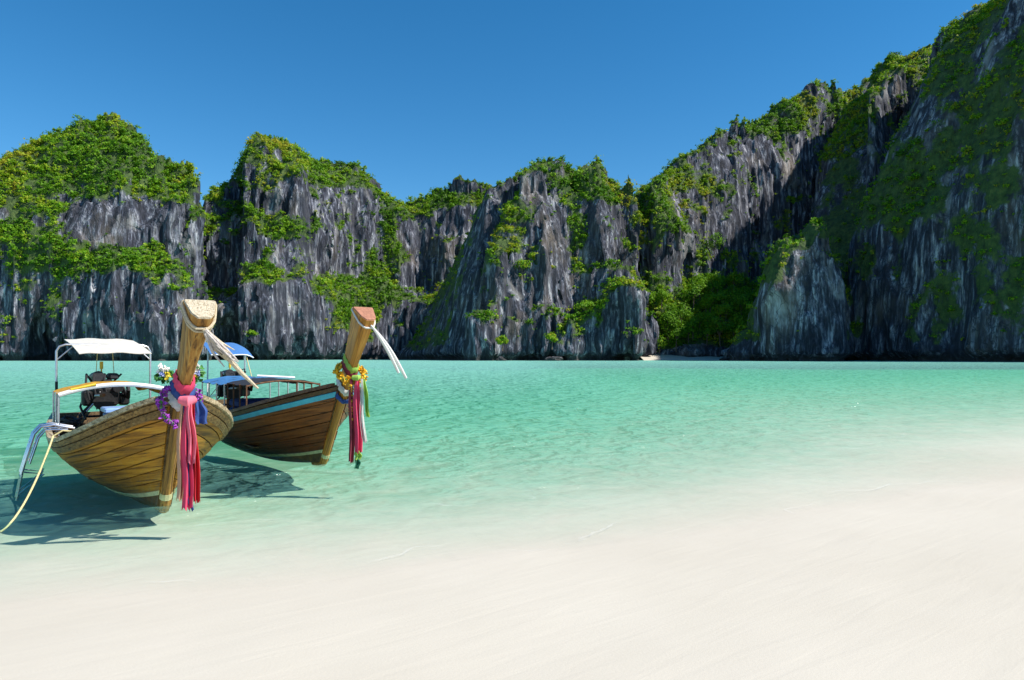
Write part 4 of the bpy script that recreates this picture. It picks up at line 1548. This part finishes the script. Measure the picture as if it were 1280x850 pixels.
MB().tube([(xa, .36, zt), (xa + .55, .40, .95)], .010, 6).build('brace', M['ropey'], aw, smooth=True)
rows = []
for i in range(9):
    f = i / 8
    rows.append([(xa + .42 - .95 * f, -.42 + .84 * a, zt - .10 + .26 * f + .04 * math.sin(math.pi * f) - .05 * max(0, (a - .8) * 5) ** 2 + .008 * math.sin(11 * a)) for a in np.linspace(0, 1, 13)])
MB().sheet(rows, .012).build('awning_canvas', M['awn_b'], aw, smooth=True)
MB().tube([rows[0][k] for k in range(13)], .014, 6).build('awning_edge', M['whitepipe'], aw, smooth=True)
arc_roof(B2, 'shade_cover', -2.9, -1.75, .62, 1.12, .08, M['tarp_k'], M['rust'], M['rust'], 4, .015, .5, rh=.014)
r2 = arc_roof(B2, 'tarp_cover', -4.6, -2.95, .66, 1.10, .10, M['tarp_b'], M['black'], M['steel'], 4, .03, .5, rh=.018)
MB().tube([(-3.1, -.05, 1.235), (-3.0, .62, 1.19)], .022, 8).build('white_tube', M['whitepipe'], r2, smooth=True)
MB().tube([(-3.4, -.62, 1.10), (-3.7, -.9, .62)], .008, 5).build('stay', M['whitec'], r2)
engine(B2, -4.9, .92)
lo = (-3.7, .0, .11)
t = on_boat(B2, 'seat_cushion', 'navy blue padded cushions stacked inside the dark red brown boat', 'cushion', lo)
MB().box((-3.75, .05, .38), (.75, .80, .50), None, .08).build('lower_pad', M['navy'], t, lo, True)
MB().box((-3.72, .08, .70), (.70, .76, .14), None, .06).build('upper_pad', M['navy'], t, lo, True)

i0 = near_ring(H2, 1.36)
p0 = H2.path[i0]; tt, nn = path_frame(H2.path, i0)
lo = tuple(p0)
sash = on_boat(B2, 'prow_sash', 'pink, lime and white ribbons hanging from the varnished prow', 'sash', lo)
for k, (di, half, th, mat_) in enumerate([(2, .045, .022, 'greenc'), (1, .05, .032, 'maroon'), (-2, .05, .05, 'whitec'), (-3, .03, .058, 'bluec')]):
    wrap_band(H2, i0 + di, half, th, .07).build('wrap', M[mat_], sash, lo, True)
kn = p0 + nn * .19 + tt * .04 + Vector((.04, 0, 0))
MB().tube([kn + Vector((0, -.05, .01)), kn + Vector((.04, 0, 0)), kn + Vector((.0, .05, .01))], [.03, .045, .03], 10).build('knot', M['greenc'], sash, lo, True)
for k, (dy, ln, w, mat_, dx) in enumerate([(-.06, 1.12, .07, 'maroon', .0), (.0, 1.00, .10, 'pink', .05), (.05, .86, .07, 'whitec', .075), (.10, .52, .07, 'greenc', .06)]):
    ribbon(kn + Vector((dx, dy, -.01)), ln, w, 160 + k, (.02 * k, .0)).build('ribbon', M[mat_], sash, lo, True)
ribbon(kn + Vector((.05, .01, -.98)), .12, .09, 180).build('ribbon', M['greenc'], sash, lo, True)
ribbon(kn + Vector((.05, .0, -1.08)), .14, .09, 181).build('ribbon', M['dgreenc'], sash, lo, True)
gar = on_boat(B2, 'flower_garland', 'yellow marigold garland draped round the varnished prow', 'garland', lo)
loop = []
for a in np.linspace(0, 2 * math.pi, 36):
    loop.append(p0 + Vector((.05 + .13 * math.cos(a) + .02, .19 * math.sin(a), .02 - .11 * math.cos(a))) - tt * .02)
tail = [loop[0] + Vector((.02, -.06, -.05 * k)) for k in range(11)]
MB().tube(loop, .02, 6).build('cord', M['stemleaf'], gar, lo)
blossoms(loop, .018, 25, 8, (.022, .036)).build('blossom_ring', M['marigold'], gar, lo)
blossoms(tail, .012, 26, 5, (.018, .03)).build('blossom_tail', M['marigold'], gar, lo)
it = len(H2.path) - 2
ends = H2.path[it] + path_frame(H2.path, it)[1] * .15
lo = tuple(ends)
tas = on_boat(B2, 'white_ribbon', 'white cloth strip tied to the top of the varnished prow and blowing sideways', 'ribbon', lo)
rope_ring(H2, it, .013, 1, 30, .04).build('loop', M['whitec'], tas, lo, True)
for k, (y, z) in enumerate(((.52, -.74), (.46, -.78))):
    b_ = ends + Vector((.02, .02, -.02))
    pts = [b_ + Vector((.04 * f, y * f * .95, z * f * .95 + .06 * math.sin(3.1 * f))) for f in np.linspace(0, 1 - .12 * k, 9)]
    MB().tube(pts, [.012 + .012 * math.sin(2.6 * f) for f in np.linspace(0, 1, 9)], 7).build('streamer', M['whitec'], tas, lo, True)
